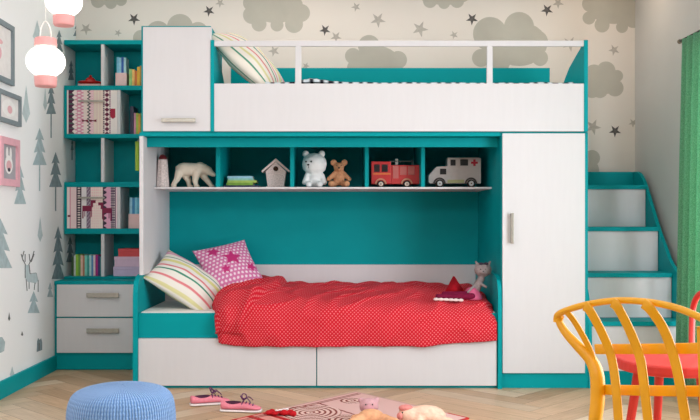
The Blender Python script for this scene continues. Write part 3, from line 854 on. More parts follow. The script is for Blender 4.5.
for px in (380.8, 406.8):
    wheel(t, X(px, DT), wz, .0225, DT-.012, CRM)
    bm = bmesh.new(); 
    pts = [(X(px, DT)+.036*cos(a*pi/12), wz+.036*sin(a*pi/12)) for a in range(0, 13)] + [(X(px, DT)+.027*cos(a*pi/12), wz+.027*sin(a*pi/12)) for a in range(12, -1, -1)]
    prism(bm, pts, 'y', DT-.005, DT+.002); link('wheel_arch', bm, mat('arch_tan', (206, 140, 110), .5), t)
# ambulance
t = thing('toy_ambulance', 'grey white wooden toy ambulance with a red cross facing left in the right cubby', 'toy truck', (X(455, DT), DT+.05, ZS))
AM = mat('ambulance_white', (190, 178, 174), .5, .4, .04, 40)
bm = bmesh.new(); poly = [(X(428.8, DT), nz(182)), (X(428.6, DT), nz(175)), (X(436.5, DT), nz(166.3)), (X(447.5, DT), nz(165.8)), (X(447.5, DT), nz(157.2)), (X(481.0, DT), nz(157.2)), (X(481.0, DT), nz(183)), (X(430, DT), nz(183))]
prism(bm, poly, 'y', DT, DT+.10); bmesh.ops.bevel(bm, geom=bm.edges[:], offset=.002, segments=2, affect='EDGES'); link('truck_body', bm, AM, t)
for a, b, c, e in ((440, 446.2, 168.3, 174), (450.5, 455.5, 159.3, 165.2), (460.3, 468, 159, 165.2)): link('window', B(X(a, DT), X(b, DT), DT-.003, DT+.004, nz(e), nz(c), bev=.0005), mat('dark_window_black', (20, 18, 20), .3), t)
bm = bmesh.new(); box(bm, X(473.2, DT), X(475.6, DT), DT-.0022, DT, nz(165.6), nz(159)); box(bm, X(471, DT), X(477.8, DT), DT-.0024, DT, nz(163.4), nz(161.2)); link('red_cross', bm, mat('cross_red', (176, 30, 50), .5), t)
link('side_step', B(X(447.5, DT), X(464, DT), DT-.006, DT-.0002, nz(182.6), nz(179.3)), mat('olive_paint', (172, 168, 120), .5), t)
for px in (439.5, 471):
    wheel(t, X(px, DT), ZS+.0255, .0255, DT-.014, mat('hub_silver', (206, 204, 202), .4, metal=.2))
    bm = bmesh.new(); wz = ZS+.0255
    pts = [(X(px, DT)+.038*cos(a*pi/12), wz+.038*sin(a*pi/12)) for a in range(0, 13)] + [(X(px, DT)+.028*cos(a*pi/12), wz+.028*sin(a*pi/12)) for a in range(12, -1, -1)]
    prism(bm, pts, 'y', DT-.005, DT+.002); link('wheel_arch', bm, mat('arch_dark', (66, 58, 54), .6), t)

# ================================================================ THINGS IN THE SHELF TOWER
DS = 5.86
def cz(i): return cells[i][0]+.0005
# row 1 left: red dish with knob on a pink book
book(78, 100, 0, 2.6, 5.84, (226, 176, 168), 'pink book lying flat under the red lidded dish', .16, z0=cz(0), lying=True)
t = thing('lidded_dish', 'red dish with a domed lid on a pink book in the top cubby', 'dish', (X(90, 5.92), 5.92, cz(0)+.0175))
zb = cz(0)+.0185; cx = X(90.5, 5.92); RD_ = mat('red_glaze', (196, 32, 26), .25, .5, .05, 20)
bm = bmesh.new(); lathe(bm, [(0, zb), (.045, zb), (.082, zb+.016), (.082, zb+.021), (.04, zb+.024), (0, zb+.024)], cx, 5.92, 32); link('dish', bm, RD_, t, smooth=False)
bm = bmesh.new(); lathe(bm, [(0, zb+.0245), (.034, zb+.0245), (.033, zb+.04), (.02, zb+.052), (.008, zb+.056), (.010, zb+.066), (0, zb+.071)], cx, 5.92, 24); link('lid', bm, RD_, t, smooth=True)
# row 1 right: pink box holder with blue books
def holder(i, a, b, lab, hpx, tall, bl):
    w = X(b, DS)-X(a, DS); x0 = X(a, DS); z0 = cz(i); h = hpx*DS/F
    t = thing('magazine_holder', lab, 'holder', (x0+w/2, DS+.05, z0))
    m = mat('blush_card', (232, 196, 194), .8, .2, .03, 30)
    bm = bmesh.new(); box(bm, x0, x0+w, DS, DS+.004, z0, z0+h); box(bm, x0, x0+w, DS+.10, DS+.104, z0, z0+h*1.2)
    box(bm, x0, x0+.003, DS+.004, DS+.10, z0, z0+h); box(bm, x0+w-.003, x0+w, DS+.004, DS+.10, z0, z0+h); box(bm, x0+.003, x0+w-.003, DS+.004, DS+.10, z0, z0+.003)
    link('holder_box', bm, m, t)
    n = len(bl); ww = (w-.010)/n
    for k, (rgb, nm) in enumerate(bl):
        xx = x0+.005+k*ww
        bt = book(0, 1, 0, 1, DS, rgb, nm, .08, z0=z0+.0035)
        for c in list(bt.children): bpy.data.objects.remove(c)
        bt.location = (xx+ww/2, DS+.05, z0+.0035)
        hh = tall*DS/F - .004*(k % 2)
        bmx = bmesh.new(); c = .0015; xa, xb = xx+.0004, xx+ww-.0004
        box(bmx, xa, xa+c, DS+.008, DS+.09, z0+.0035, z0+hh); box(bmx, xb-c, xb, DS+.008, DS+.09, z0+.0035, z0+hh); box(bmx, xa+c, xb-c, DS+.008, DS+.008+c, z0+.0035, z0+hh)
        link('cover', bmx, mat('cover_%d_%d_%d' % rgb, rgb, .5, .4, .10, 40), bt)
        link('pages', B(xa+c+.0001, xb-c-.0001, DS+.010, DS+.088, z0+.005, z0+hh-.002, bev=0), mat('paper', (232, 226, 212)), bt)
holder(0, 115.5, 126.5, 'pale pink card holder with blue books in the top right cubby', 14, 30,
       [((120, 196, 224), 'light blue book at the left in the holder of the top right cubby'), ((150, 205, 226), 'pale sky blue book second in the holder of the top right cubby'), ((44, 96, 176), 'deep blue book third in the holder of the top right cubby'), ((170, 214, 220), 'pale aqua book at the right in the holder of the top right cubby')])
holder(3, 128.5, 140.5, 'pale pink card holder with blue books in the cubby beside the deer door', 14.5, 31,
       [((150, 205, 226), 'pale sky blue book at the left in the holder beside the deer door'), ((60, 140, 190), 'blue book second in the holder beside the deer door'), ((130, 204, 226), 'light cyan book third in the holder beside the deer door'), ((90, 180, 210), 'turquoise blue book at the right in the holder beside the deer door')])
for a, b, h, rgb, nm in ((129, 132, 18, (150, 196, 120), 'pale green book left of the yellow books in the top right cubby'), (132.2, 134.4, 17.5, (236, 190, 110), 'pale orange book standing beside the pale green one in the top right cubby'),
                     (134.6, 137.0, 16, (212, 120, 60), 'short burnt orange book in the top right cubby'), (137.2, 139.6, 20, (224, 176, 60), 'tall mustard book in the top right cubby'), (139.8, 143, 21, (180, 140, 60), 'ochre book against the right wall of the top right cubby')):
    book(a, b, 0, h, DS, rgb, nm, .12, z0=cz(0), group='books in the top right cubby')
# row 2 right
book(130, 133.6, 0, 29, 5.90, (62, 66, 92), 'dark navy book in the cubby beside the bow door', .12, z0=cz(1))
for a, b, h, rgb, nm in ((133.9, 135.9, 22, (222, 150, 176), 'pink book beside the navy one next to the bow door'), (136, 138, 22, (176, 200, 80), 'lime book next to the bow door'), (138.1, 140.2, 21, (220, 160, 70), 'orange book next to the bow door'), (140.3, 142.5, 22, (120, 150, 70), 'olive book next to the bow door')):
    book(a, b, 0, h, 5.87, rgb, nm, .12, z0=cz(1), group='books beside the bow door')
# row 3 right: lime folder hanging
t = thing('hanging_folder', 'lime green folder hanging at the right of the empty middle cubby', 'folder', (X(138, DS), DS+.05, zz(170)))
link('folder', B(X(135.2, DS), X(138.6, DS), DS, DS+.10, zz(170), zz(140.5)), mat('lime_card', (172, 206, 70), .6), t)
link('clip', B(X(136.2, DS), X(137.6, DS), DS+.03, DS+.06, zz(140.5)+.0004, cells[2][1]-.0003), METAL, t)
# row 5 left: row of books
cl5 = [((60, 90, 50), 19, 2.2, 'dark green'), ((206, 216, 210), 21, 1.8, 'off white'), ((150, 200, 70), 21.5, 2.6, 'bright green'), ((110, 160, 80), 20.5, 2.0, 'leaf green'), ((236, 196, 176), 21, 2.2, 'peach'), ((196, 130, 96), 20, 1.6, 'brown orange'),
       ((130, 206, 190), 21, 2.4, 'mint'), ((60, 160, 150), 20.5, 2.0, 'sea green'), ((186, 224, 224), 21, 2.0, 'ice blue'), ((90, 150, 200), 20, 1.8, 'medium blue'), ((230, 214, 214), 21, 2.0, 'pale rose'), ((176, 40, 130), 21, 2.4, 'magenta'), ((60, 60, 120), 20, 2.0, 'indigo'), ((40, 130, 130), 19, 2.0, 'dark cyan')]
px = 71.5
for rgb, h, w, nm in cl5:
    book(px, px+w, 0, h, 5.85, rgb, '%s book in the upright row at the left of the bottom cubbies' % nm, .14, z0=.5885, group='upright books in the bottom left cubby'); px += w+.12
# row 5 right: boxes
def carton(a, b, z0, h, rgb, lab, D=5.83):
    t = thing('storage_box', lab, 'box', ((X(a, D)+X(b, D))/2, D+.1, z0))
    m = mat('card_%d_%d_%d' % rgb, rgb, .7, .25, .04, 30)
    link('box_base', B(X(a, D)+.002, X(b, D)-.002, D+.002, D+.2, z0, z0+h*.68), m, t); link('lid', B(X(a, D), X(b, D), D, D+.202, z0+h*.68+.0005, z0+h), m, t)
    return z0+h+.0005
z = carton(113, 152, .5885, .063, (206, 186, 214), 'lavender box at the bottom of the pile in the bottom right cubby')
z = carton(114, 151, z, .066, (222, 190, 212), 'pink lavender box in the middle of the pile in the bottom right cubby')
z = carton(118, 149, z, .052, (214, 84, 88), 'red box on top of the pile in the bottom right cubby')

# ================================================================ LAMPS
def lantern(px, py, D, r, lab, cordtop=True):
    c = P(px, py, D)
    t = thing('pendant_lamp', lab, 'lamp', (c.x, c.y, c.z-r*1.05))
    em = bpy.data.materials.get('lamp_globe_glow')
    if not em:
        em = mat('lamp_globe_glow', (255, 250, 240), .5, .3, .0, 5, emit=2.2)
    k = r
    bm = bmesh.new(); pr = []
    for i in range(33):
        a = -pi/2+pi*i/32; rr = k*cos(a)*(1+.012*sin(a*26)); zz_ = c.z+k*.84*sin(a)
        if abs(sin(a)) > .93: continue
        pr.append((rr, zz_))
    lathe(bm, pr, c.x, c.y, 40); link('globe', bm, em, t, smooth=True)
    pk = mat('pink_collar', (222, 158, 156), .5, .4, .04, 20)
    zb = c.z-k*.78
    bm = bmesh.new(); lathe(bm, [(0, zb-.046), (k*.52, zb-.046), (k*.56, zb-.040), (k*.58, zb-.006), (k*.56, zb), (k*.30, zb+.001), (0, zb+.001)], c.x, c.y, 36); link('bottom_collar', bm, pk, t, smooth=False)
    zt = c.z+k*.78
    bm = bmesh.new(); lathe(bm, [(0, zt), (k*.56, zt), (k*.58, zt+.006), (k*.56, zt+.034), (k*.5, zt+.038), (0, zt+.038)], c.x, c.y, 36); link('top_collar', bm, pk, t, smooth=False)
    bm = bmesh.new(); zt += .036
    tube(bm, [(c.x+.025*cos(pi*i/8)*1.0, c.y, zt+.075*sin(pi*i/8)) for i in range(9)], .0035, 8, 3); link('wire_handle', bm, mat('white_wire', (236, 232, 226), .4), t, smooth=True)
    bm = bmesh.new(); tube(bm, [(c.x, c.y, zt+.075), (c.x, c.y, ZC-.018)], .0013, 6, 1); link('cord', bm, mat('white_wire', (236, 232, 226)), t, smooth=True)
    bm = bmesh.new(); lathe(bm, [(0, ZC-.02), (.045, ZC-.02), (.05, ZC-.001), (0, ZC-.001)], c.x, c.y, 24); link('ceiling_rose', bm, pk, t)
lantern(45.7, 61.5, 3.9, .085, 'lower glowing round pendant lantern with pink collars by the picture wall')
lantern(63.8, 1.5, 4.0, .083, 'higher glowing round pendant lantern cut off by the top of the picture')

# ================================================================ PICTURE FRAMES ON LEFT WALL
def frame_on_left(px_near, px_far, z0, z1, fw, rgb, lab, art, gr='framed pictures on the left wall', matc=(232, 228, 226)):
    y0 = -(XL+.022)*F/(VX-px_near)
    y1 = -(XL+.022)*F/(VX-px_far)
    t = thing('picture_frame', lab, 'picture', (XL+.01, (y0+y1)/2, z0), gr)
    fm = mat('frame_%d_%d_%d' % rgb, rgb, .5, .4, .05, 30)
    bm = bmesh.new(); xa, xb = XL+.002, XL+.022
    box(bm, xa, xb, y0, y1, z0, z0+fw); box(bm, xa, xb, y0, y1, z1-fw, z1); box(bm, xa, xb, y0, y0+fw, z0+fw, z1-fw); box(bm, xa, xb, y1-fw, y1, z0+fw, z1-fw)
    link('frame', bm, fm, t)
    bm = bmesh.new(); box(bm, XL+.003, XL+.010, y0+fw, y1-fw, z0+fw, z1-fw)
    yc, zc = (y0+y1)/2, (z0+z1)/2; w, h = (y1-y0)/2-fw, (z1-z0)/2-fw; k = 0
    for (cy, cz_, ry, rz, mi) in art:
        k += 1
        f = bm.faces.new([bm.verts.new((XL+.0102+.0003*k, yc+w*(cy+ry*cos(2*pi*a/20)), zc+h*(cz_+rz*sin(2*pi*a/20)))) for a in range(20)]); f.material_index = mi
    bmesh.ops.recalc_face_normals(bm, faces=bm.faces[:])
    link('print', bm, [mat('mat_%d_%d_%d' % matc, matc, .8), mat('art_pink', (226, 178, 184), .8), mat('art_dark', (70, 70, 80), .8), mat('art_white', (240, 238, 236), .8), mat('art_blue', (190, 196, 216), .8)], t)
GB = (128, 140, 146)
D = -XL*F/(VX-14.8)
frame_on_left(-34, 14.8, Z(88, D), Z(29.5, D), .028, GB, 'large grey frame with a pale portrait, highest on the left wall', [(-.1, 0, .62, .7, 3), (.25, -.1, .3, .35, 1), (-.25, -.45, .12, .2, 2), (.3, .35, .3, .12, 1)])
D = -XL*F/(VX-21.8)
frame_on_left(-.5, 21.8, Z(128.3, D), Z(98.4, D), .024, GB, 'small grey frame just above the pink one on the left wall', [(0, 0, .7, .75, 3), (.1, -.1, .25, .35, 1)])
D = -XL*F/(VX-20.2)
frame_on_left(1.2, 20.2, Z(187.5, D), Z(141.5, D), .038, (232, 176, 188), 'pink frame with a white rabbit drawing, lowest on the left wall', [(0, -.15, .55, .55, 3), (-.25, .5, .16, .38, 3), (.25, .5, .16, .38, 3), (0, -.2, .38, .3, 1), (0, -.45, .2, .12, 2)], matc=(168, 166, 172))

# ================================================================ CURTAIN + ROD
t = thing('curtain', 'green curtain hanging in folds at the right window', 'curtain', (2.0, 4.85, .03))
cm = bpy.data.materials.new('green_linen'); cm.use_nodes = True
nt = cm.node_tree; N = nt.nodes; K = nt.links; b = N['Principled BSDF']; ou = N['Material Output']
tc = N.new('ShaderNodeTexCoord'); wv = N.new('ShaderNodeTexNoise'); wv.inputs['Scale'].default_value = 260; K.new(tc.outputs['Object'], wv.inputs['Vector'])
rp = N.new('ShaderNodeValToRGB'); rp.color_ramp.elements[0].position = .35; rp.color_ramp.elements[1].position = .65
rp.color_ramp.elements[0].color = L3((96, 164, 128)); rp.color_ramp.elements[1].color = L3((150, 204, 172)); K.new(wv.outputs[0], rp.inputs[0]); K.new(rp.outputs[0], b.inputs['Base Color'])
b.inputs['Roughness'].default_value = .9; b.inputs['Specular IOR Level'].default_value = .1
tl = N.new('ShaderNodeBsdfTranslucent'); K.new(rp.outputs[0], tl.inputs[0]); ms = N.new('ShaderNodeMixShader'); ms.inputs[0].default_value = .5
K.new(b.outputs[0], ms.inputs[1]); K.new(tl.outputs[0], ms.inputs[2]); K.new(ms.outputs[0], ou.inputs[0])
bm = bmesh.new(); NU, NV = 150, 30; zt, zb = 1.975, .03
g = []
for j in range(NV+1):
    v = j/NV; row = []
    for i in range(NU+1):
        u = i/NU; spread = 1+.06*v
        y = 4.945+.045*v - u*.62*spread
        x = 1.965 - .012*v + (.022+.012*v)*sin(u*2*pi*8.5+.6*sin(3*v)+.4)*(.75+.25*sin(u*9))
        row.append(bm.verts.new((x, y, zt+(zb-zt)*v)))
    g.append(row)
for j in range(NV):
    for i in range(NU): bm.faces.new((g[j][i], g[j][i+1], g[j+1][i+1], g[j+1][i]))
o = link('cloth', bm, cm, t, smooth=True); s = o.modifiers.new('s', 'SOLIDIFY'); s.thickness = .003
tr_ = thing('curtain_rod', 'thin dark curtain rod with a small round finial above the green curtain', 'curtain rod', (1.99, 3.1, 1.985))
bm = bmesh.new(); tube(bm, [(1.985, 5.03, 1.988), (1.985, 1.7, 1.988)], .007, 10, 1); link('rod', bm, mat('dark_bronze', (66, 72, 66), .4, metal=.5), tr_, smooth=True)
for yy in (5.04, 1.69):
    bm = bmesh.new(); ball(bm, (1.985, yy, 1.988), .014); link('finial', bm, mat('bronze_knob', (120, 108, 92), .35, metal=.6), tr_, smooth=True)
for yy in (4.99, 1.75):
    bm = bmesh.new(); box(bm, 1.985, XR, yy, yy+.012, 1.976, 1.988); link('bracket', bm, mat('bronze_knob', (120, 108, 92)), tr_)

# ================================================================ POUF
t = thing('pouf', 'round light blue knitted pouf at the front left of the floor', 'pouf', (X(121.5, 3.1), 3.1, 0))
km = bpy.data.materials.new('blue_knit'); km.use_nodes = True
nt = km.node_tree; N = nt.nodes; K = nt.links; b = N['Principled BSDF']; uvn = N.new('ShaderNodeTexCoord')
def kn_wave(scale, axis):
    w = N.new('ShaderNodeTexWave'); w.wave_type = 'BANDS'; w.bands_direction = axis; w.inputs['Scale'].default_value = scale; w.inputs['Distortion'].default_value = 1.5; w.inputs['Detail'].default_value = 1.5; w.inputs['Detail Scale'].default_value = 2
    K.new(uvn.outputs['UV'], w.inputs['Vector']); return w
w1 = kn_wave(30, 'X'); w2 = kn_wave(22, 'Y')
mm = N.new('ShaderNodeMath'); mm.operation = 'MULTIPLY'; K.new(w1.outputs['Fac'], mm.inputs[0]); K.new(w2.outputs['Fac'], mm.inputs[1])
aa = N.new('ShaderNodeMath'); aa.operation = 'ADD'; K.new(mm.outputs[0], aa.inputs[0]); K.new(w1.outputs['Fac'], aa.inputs[1])
rp = N.new('ShaderNodeValToRGB'); rp.color_ramp.elements[0].color = L3((86, 130, 190)); rp.color_ramp.elements[1].color = L3((142, 180, 228)); K.new(aa.outputs[0], rp.inputs[0]); K.new(rp.outputs[0], b.inputs['Base Color'])
bp = N.new('ShaderNodeBump'); bp.inputs['Strength'].default_value = .6; bp.inputs['Distance'].default_value = .006; K.new(aa.outputs[0], bp.inputs['Height']); K.new(bp.outputs[0], b.inputs['Normal'])
b.inputs['Roughness'].default_value = .9; b.inputs['Specular IOR Level'].default_value = .15; b.inputs['Sheen Weight'].default_value = .2
bm = bmesh.new(); uvl = bm.loops.layers.uv.verify()
pp = catmull([(.150, .002), (.178, .02), (.187, .08), (.190, .18), (.189, .27), (.180, .322), (.158, .350), (.11, .366), (.05, .373), (.001, .375)], 5)
n = 72; cx, cy = X(121.5, 3.1), 3.1; rings = []; ln = 0; lens = [0]
for a, b_ in zip(pp, pp[1:]): lens.append(lens[-1]+sqrt((a[0]-b_[0])**2+(a[1]-b_[1])**2))
for (r, z) in pp: rings.append([bm.verts.new((cx+r*cos(2*pi*k/n), cy+r*sin(2*pi*k/n), z)) for k in range(n)])
for j in range(len(pp)-1):
    for k in range(n):
        f = bm.faces.new((rings[j][k], rings[j][(k+1) % n], rings[j+1][(k+1) % n], rings[j+1][k]))
        for l, (a, c) in zip(f.loops, ((k, j), (k+1, j), (k+1, j+1), (k, j+1))): l[uvl].uv = (a/n*1.18, lens[c]*1.0)
link('knit_cover', bm, km, t, smooth=True)
bm = bmesh.new(); lathe(bm, [(0, .0), (.15, .0), (.15, .012), (0, .012)], cx, cy, 40); link('base', bm, mat('pouf_base', (60, 80, 120), .9), t)

# ================================================================ RUG + THINGS ON THE FLOOR
Fc = Vector((X(356, 4.86), 4.86)); e1 = Vector((-.66, -.75)).normalized(); e2 = Vector((.63, -.775)).normalized()   # far corner and edge directions
RW, RH = 1.15, .84
bm = bmesh.new(); uvl = bm.loops.layers.uv.verify(); NX, NY = 230, 170
g = [[bm.verts.new((Fc.x+e1.x*RW*i/NX+e2.x*RH*j/NY, Fc.y+e1.y*RW*i/NX+e2.y*RH*j/NY, .008)) for i in range(NX+1)] for j in range(NY+1)]
for j in range(NY):
    for i in range(NX):
        f = bm.faces.new((g[j][i], g[j][i+1], g[j+1][i+1], g[j+1][i]))
        for l, (a, b_) in zip(f.loops, ((i, j), (i+1, j), (i+1, j+1), (i, j+1))): l[uvl].uv = (RW*a/NX, RH*b_/NY)
bmesh.ops.recalc_face_normals(bm, faces=bm.faces[:])
if bm.faces[:][0].normal.z < 0: bmesh.ops.reverse_faces(bm, faces=bm.faces[:])
rug = link('rug', bm, vcol_mat('woven_rug', .95, .1, bump=.5, bscale=160))
def to_uv(x, y):
    d = Vector((x, y))-Fc
    det = e1.x*e2.y-e1.y*e2.x
    return ((d.x*e2.y-d.y*e2.x)/det, (e1.x*d.y-e1.y*d.x)/det)
def flr(px, py): D = EYE*F/(py-VY); return (X(px, D), D)
SPI = [(to_uv(*flr(311, 414)), .165), (to_uv(*flr(347, 421)), .10), (to_uv(*flr(352, 402)), .07), (to_uv(*flr(438, 426)), .12)]
lnA, lnB = to_uv(*flr(318, 404.5)), to_uv(*flr(354, 416))
def fn_rug(u, v):
    base = (226, 186, 180); ink = (140, 66, 60)
    if u < .012 or v < .012 or u > RW-.012 or v > RH-.012: return (196, 60, 56) if (u > .6 or v > .7) else (206, 168, 160)
    if .035 < v < .045 or .058 < v < .066: return ink if u > 0.02 else base
    for (cu, cv), R in SPI:
        r = sqrt((u-cu)**2+(v-cv)**2)
        if r < R:
            a = math.atan2(v-cv, u-cu); sp_ = (r/.030 - a/(2*pi)) % 1
            return ink if sp_ < .42 else (232, 200, 190)
    # straight double line
    ax, ay = lnA; bx, by = lnB; dx, dy = bx-ax, by-ay; L_ = sqrt(dx*dx+dy*dy); tt = ((u-ax)*dx+(v-ay)*dy)/L_; dd = abs((u-ax)*dy-(v-ay)*dx)/L_
    if -.0 < tt < L_*2.2 and dd < .007: return ink
    if (cu_ := u) > .62 and v < .5: return (180, 40, 44) if int(u*30) % 3 == 0 else (222, 150, 140)
    return base
paint(rug, fn_rug)
s = rug.modifiers.new('s', 'SOLIDIFY'); s.thickness = .007; s.offset = -1
tag(rug, 'pink rug with brown spirals lying diagonally on the wooden floor', 'rug'); recenter(rug)

def sneaker(px, py, ang, lab):
    x, y = flr(px, py)
    t = thing('sneaker', lab, 'shoe', (x, y, 0), 'pair of pink sneakers')
    R = Matrix.Translation((x, y, 0)) @ Matrix.Rotation(ang, 4, 'Z')
    secs = [(-.10, .020, .052), (-.085, .029, .050), (-.05, .030, .042), (-.015, .031, .044), (.02, .033, .046), (.05, .036, .037), (.08, .033, .028), (.10, .020, .022)]
    def shell(bm, zlo, hf, grow=0, sc=1.0):
        rings = []
        for (sx, hw, hh) in catmull(secs, 3):
            hw = hw*sc+grow; top = hf(sx, hh); ring = []
            for k in range(16):
                a = 2*pi*k/16; cc, ss = cos(a), sin(a)
                yy = hw*(abs(cc)**.7)*(1 if cc >= 0 else -1); z_ = zlo+(top-zlo)*(.5+.5*(abs(ss)**.7)*(1 if ss >= 0 else -1))
                if ss > 0: yy *= 1-.35*ss*min(1, (top-zlo)/.05)
                ring.append(bm.verts.new(R @ Vector((sx*1.0+(grow if sx > 0 else -grow), yy, z_))))
            rings.append(ring)
        for a, b_ in zip(rings, rings[1:]):
            for k in range(16): bm.faces.new((a[k], a[(k+1) % 16], b_[(k+1) % 16], b_[k]))
        bm.faces.new(rings[0]); bm.faces.new(rings[-1][::-1]); bmesh.ops.recalc_face_normals(bm, faces=bm.faces[:])
    bm = bmesh.new(); shell(bm, .0005, lambda s_, h: .013, .004); link('sole', bm, mat('white_rubber', (236, 228, 226), .6), t, smooth=True)
    bm = bmesh.new(); shell(bm, .0132, lambda s_, h: h); link('upper', bm, mat('pink_canvas', (232, 136, 152), .85, .2, .06, 80), t, smooth=True)
    bm = bmesh.new()
    lathe(bm, [(0, .046), (.9, .0465), (1, .053), (1.12, .053), (1.12, .044)], 0, 0, 20)
    for v in bm.verts:
        v.co = R @ Vector((v.co.x*.036-.040, v.co.y*.017, v.co.z-.004))
    link('collar', bm, mat('dark_lining', (78, 40, 66), .9), t, smooth=False)
    bm = bmesh.new()
    for k in range(4):
        xx = .008+.017*k; zt_ = .050-.005*k
        tube(bm, [R @ Vector((xx, -.026, zt_-.014)), R @ Vector((xx+.003, 0, zt_+.004)), R @ Vector((xx, .026, zt_-.014))], .0032, 6, 4)
    for s_ in (-1, 1):
        tube(bm, [R @ Vector((.008, 0, .060)), R @ Vector((.002, s_*.02, .082)), R @ Vector((.016, s_*.042, .078)), R @ Vector((.022, s_*.02, .062)), R @ Vector((.01, 0, .060))], .003, 6, 5)
        tube(bm, [R @ Vector((.008, 0, .060)), R @ Vector((.035, s_*.018, .070)), R @ Vector((.055, s_*.03, .052))], .0026, 6, 5)
    link('laces', bm, mat('purple_lace', (98, 52, 96), .8), t, smooth=True)
sneaker(210, 404.5, math.radians(20), 'pink sneaker with purple laces, nearer the bed of the pair')
sneaker(241, 411.5, math.radians(-6), 'pink sneaker with purple laces, nearer the rug of the pair')
# red and white cloth at the rug's corner
t = thing('red_cloth', 'small red and white bundled cloth at the left corner of the rug', 'cloth', (*flr(281, 417), .009))
c = Vector((*flr(281, 417), .022)); bm = bmesh.new()
for i in range(9):
    a = i/8-.5; ball(bm, c+Vector((a*.12, .012*sin(i*2.1), .004*sin(i*3))), (.018, .020, .012+.004*sin(i*1.7)))
blob('cloth', bm, RUG_RED, t, .004, 4)
bm = bmesh.new()
for i in range(4): ball(bm, c+Vector((-.02+i*.016, -.012+.01*i, .013)), (.011, .008, .005))
blob('white_trim', bm, mat('white_cotton', (232, 222, 220), .9), t, .003, 3)

# plush toys on the rug
def plush(px, py, ang, body_rgb, head_rgb, lab, kind):
    x, y = flr(px, py); R = Matrix.Translation((x, y, .009)) @ Matrix.Rotation(ang, 4, 'Z')
    t = thing('plush_toy', lab, 'toy', (x, y, .009))
    bmt = mat('plush_%d_%d_%d' % body_rgb, body_rgb, .95, .1, .12, 50, bump=.5, bscale=120); hm = mat('plush_%d_%d_%d' % head_rgb, head_rgb, .95, .1, .08, 50, bump=.5, bscale=120)
    V = lambda *a: R @ Vector(a)
    Rr = Matrix.Rotation(ang, 4, 'Z')
    if kind == 0:      # sitting with round muzzle to the back
        bm = bmesh.new(); ball(bm, V(0, 0, .036), (.062, .055, .036), Rr); limb(bm, V(-.05, -.03, .028), V(-.10, -.09, .025), .028, .024, 6); limb(bm, V(.05, -.03, .028), V(.10, -.09, .025), .028, .024, 6)
        limb(bm, V(-.04, .02, .026), V(-.075, .03, .022), .022, .018, 6); limb(bm, V(.04, .02, .026), V(.075, .03, .022), .022, .018, 6)
        blob('body', bm, bmt, t, .006, 4)
        bm = bmesh.new(); ball(bm, V(-.0, .085, .066), (.048, .042, .040), Rr)
        for s in (-1, 1): ball(bm, V(s*.038, .10, .092), (.015, .010, .015), Rr)
        blob('head', bm, hm, t, .005, 4)
        bm = bmesh.new(); ball(bm, V(-.004, .046, .060), (.026, .012, .020), Rr); link('muzzle', bm, mat('mauve_felt', (206, 150, 158), .9), t, smooth=True)
        bm = bmesh.new()
        for s in (-1, 1): ball(bm, V(s*.016-.004, .042, .082), .004, sub=1)
        link('eyes', bm, mat('black_plastic', (24, 24, 26)), t, smooth=True)
    else:
        bm = bmesh.new(); ball(bm, V(.02, 0, .045), (.095, .06, .044), Rr); ball(bm, V(-.06, .0, .045), (.05, .052, .042), Rr)
        for s in (-1, 1):
            limb(bm, V(.06, s*.04, .03), V(.12, s*.07, .022), .026, .020, 6); limb(bm, V(-.02, s*.04, .03), V(-.03, s*.085, .022), .024, .019, 6)
        blob('body', bm, bmt, t, .006, 4)
        bm = bmesh.new(); ball(bm, V(-.075, -.01, .080), (.036, .024, .016), Rr); blob('ear', bm, hm, t, .004, 3)
        bm = bmesh.new(); ball(bm, V(-.105, -.02, .045), (.014, .022, .017), Rr); link('snout', bm, hm, t, smooth=True)
        bm = bmesh.new()
        for s in (-1, 1): ball(bm, V(-.098, -.02+s*.026, .066), .004, sub=1)
        link('eyes', bm, mat('black_plastic', (24, 24, 26)), t, smooth=True)
plush(371, 426, math.radians(4), (226, 168, 128), (206, 160, 164), 'orange plush toy with a round mauve head lying on the rug', 0)
plush(421, 426, math.radians(8), (240, 200, 176), (222, 140, 134), 'peach plush toy with a pink ear lying on the rug', 1)

# ================================================================ CHAIRS
YL = mat('yellow_paint', (230, 162, 6), .38, .45, .05, 14)
t = thing('chair', 'yellow chair with a curved slatted bentwood back at the front right', 'chair', (.945, 2.235, 0))
cen = Vector((.945, 2.235, 0)); av = Vector((.83, .55, 0)).normalized(); pv = Vector((-.55, .83, 0)).normalized()
def W(a, p, z): return cen + av*a + pv*p + Vector((0, 0, z))
leftleg = [P(*q_) for q_ in ((561, 316, 2.38), (559.5, 322, 2.385), (566, 333, 2.37), (578, 346, 2.345), (591, 360, 2.32), (597, 376, 2.30), (597.5, 400, 2.29), (595, 425, 2.28))]
def loc_ap(v): d = v-cen; return d.dot(av), d.dot(pv), v.z
rail = [P(*q_) for q_ in ((556.8, 322, 2.39), (558, 315.5, 2.385), (566, 310.5, 2.34), (587, 304.5, 2.275), (617, 300.5, 2.19), (648, 302, 2.12), (675, 307.5, 2.06), (700, 317.5, 2.0))]
rail += [W(-.215, -.20, .70), W(-.205, -.26, .685), W(-.195, -.30, .672), W(-.19, -.302, .655)]
bm = bmesh.new(); tube(bm, rail, [.010]*2+[.0085]*6+[.009]*4, 12, 8); link('top_rail', bm, YL, t, smooth=True)
def leg_from(pts, rad): 
    bm = bmesh.new(); tube(bm, pts, rad, 14, 8); link('leg', bm, YL, t, smooth=True)
lp = leftleg + [W(-.20, .185, .30), W(-.225, .20, .0)]
lr = [.009, .010, .0115, .014, .0165, .0185, .0185, .017, .015, .013]
leg_from(lp, lr)
rp_ = []
for v in lp:
    a, p, z_ = loc_ap(v); rp_.append(W(a, -p, z_-.018*(z_ > .5)))
leg_from(rp_, lr)
for s in (-1, 1): leg_from([W(.12, s*.12, .369), W(.15, s*.15, .2), W(.19, s*.175, 0)], [.016, .0145, .012])
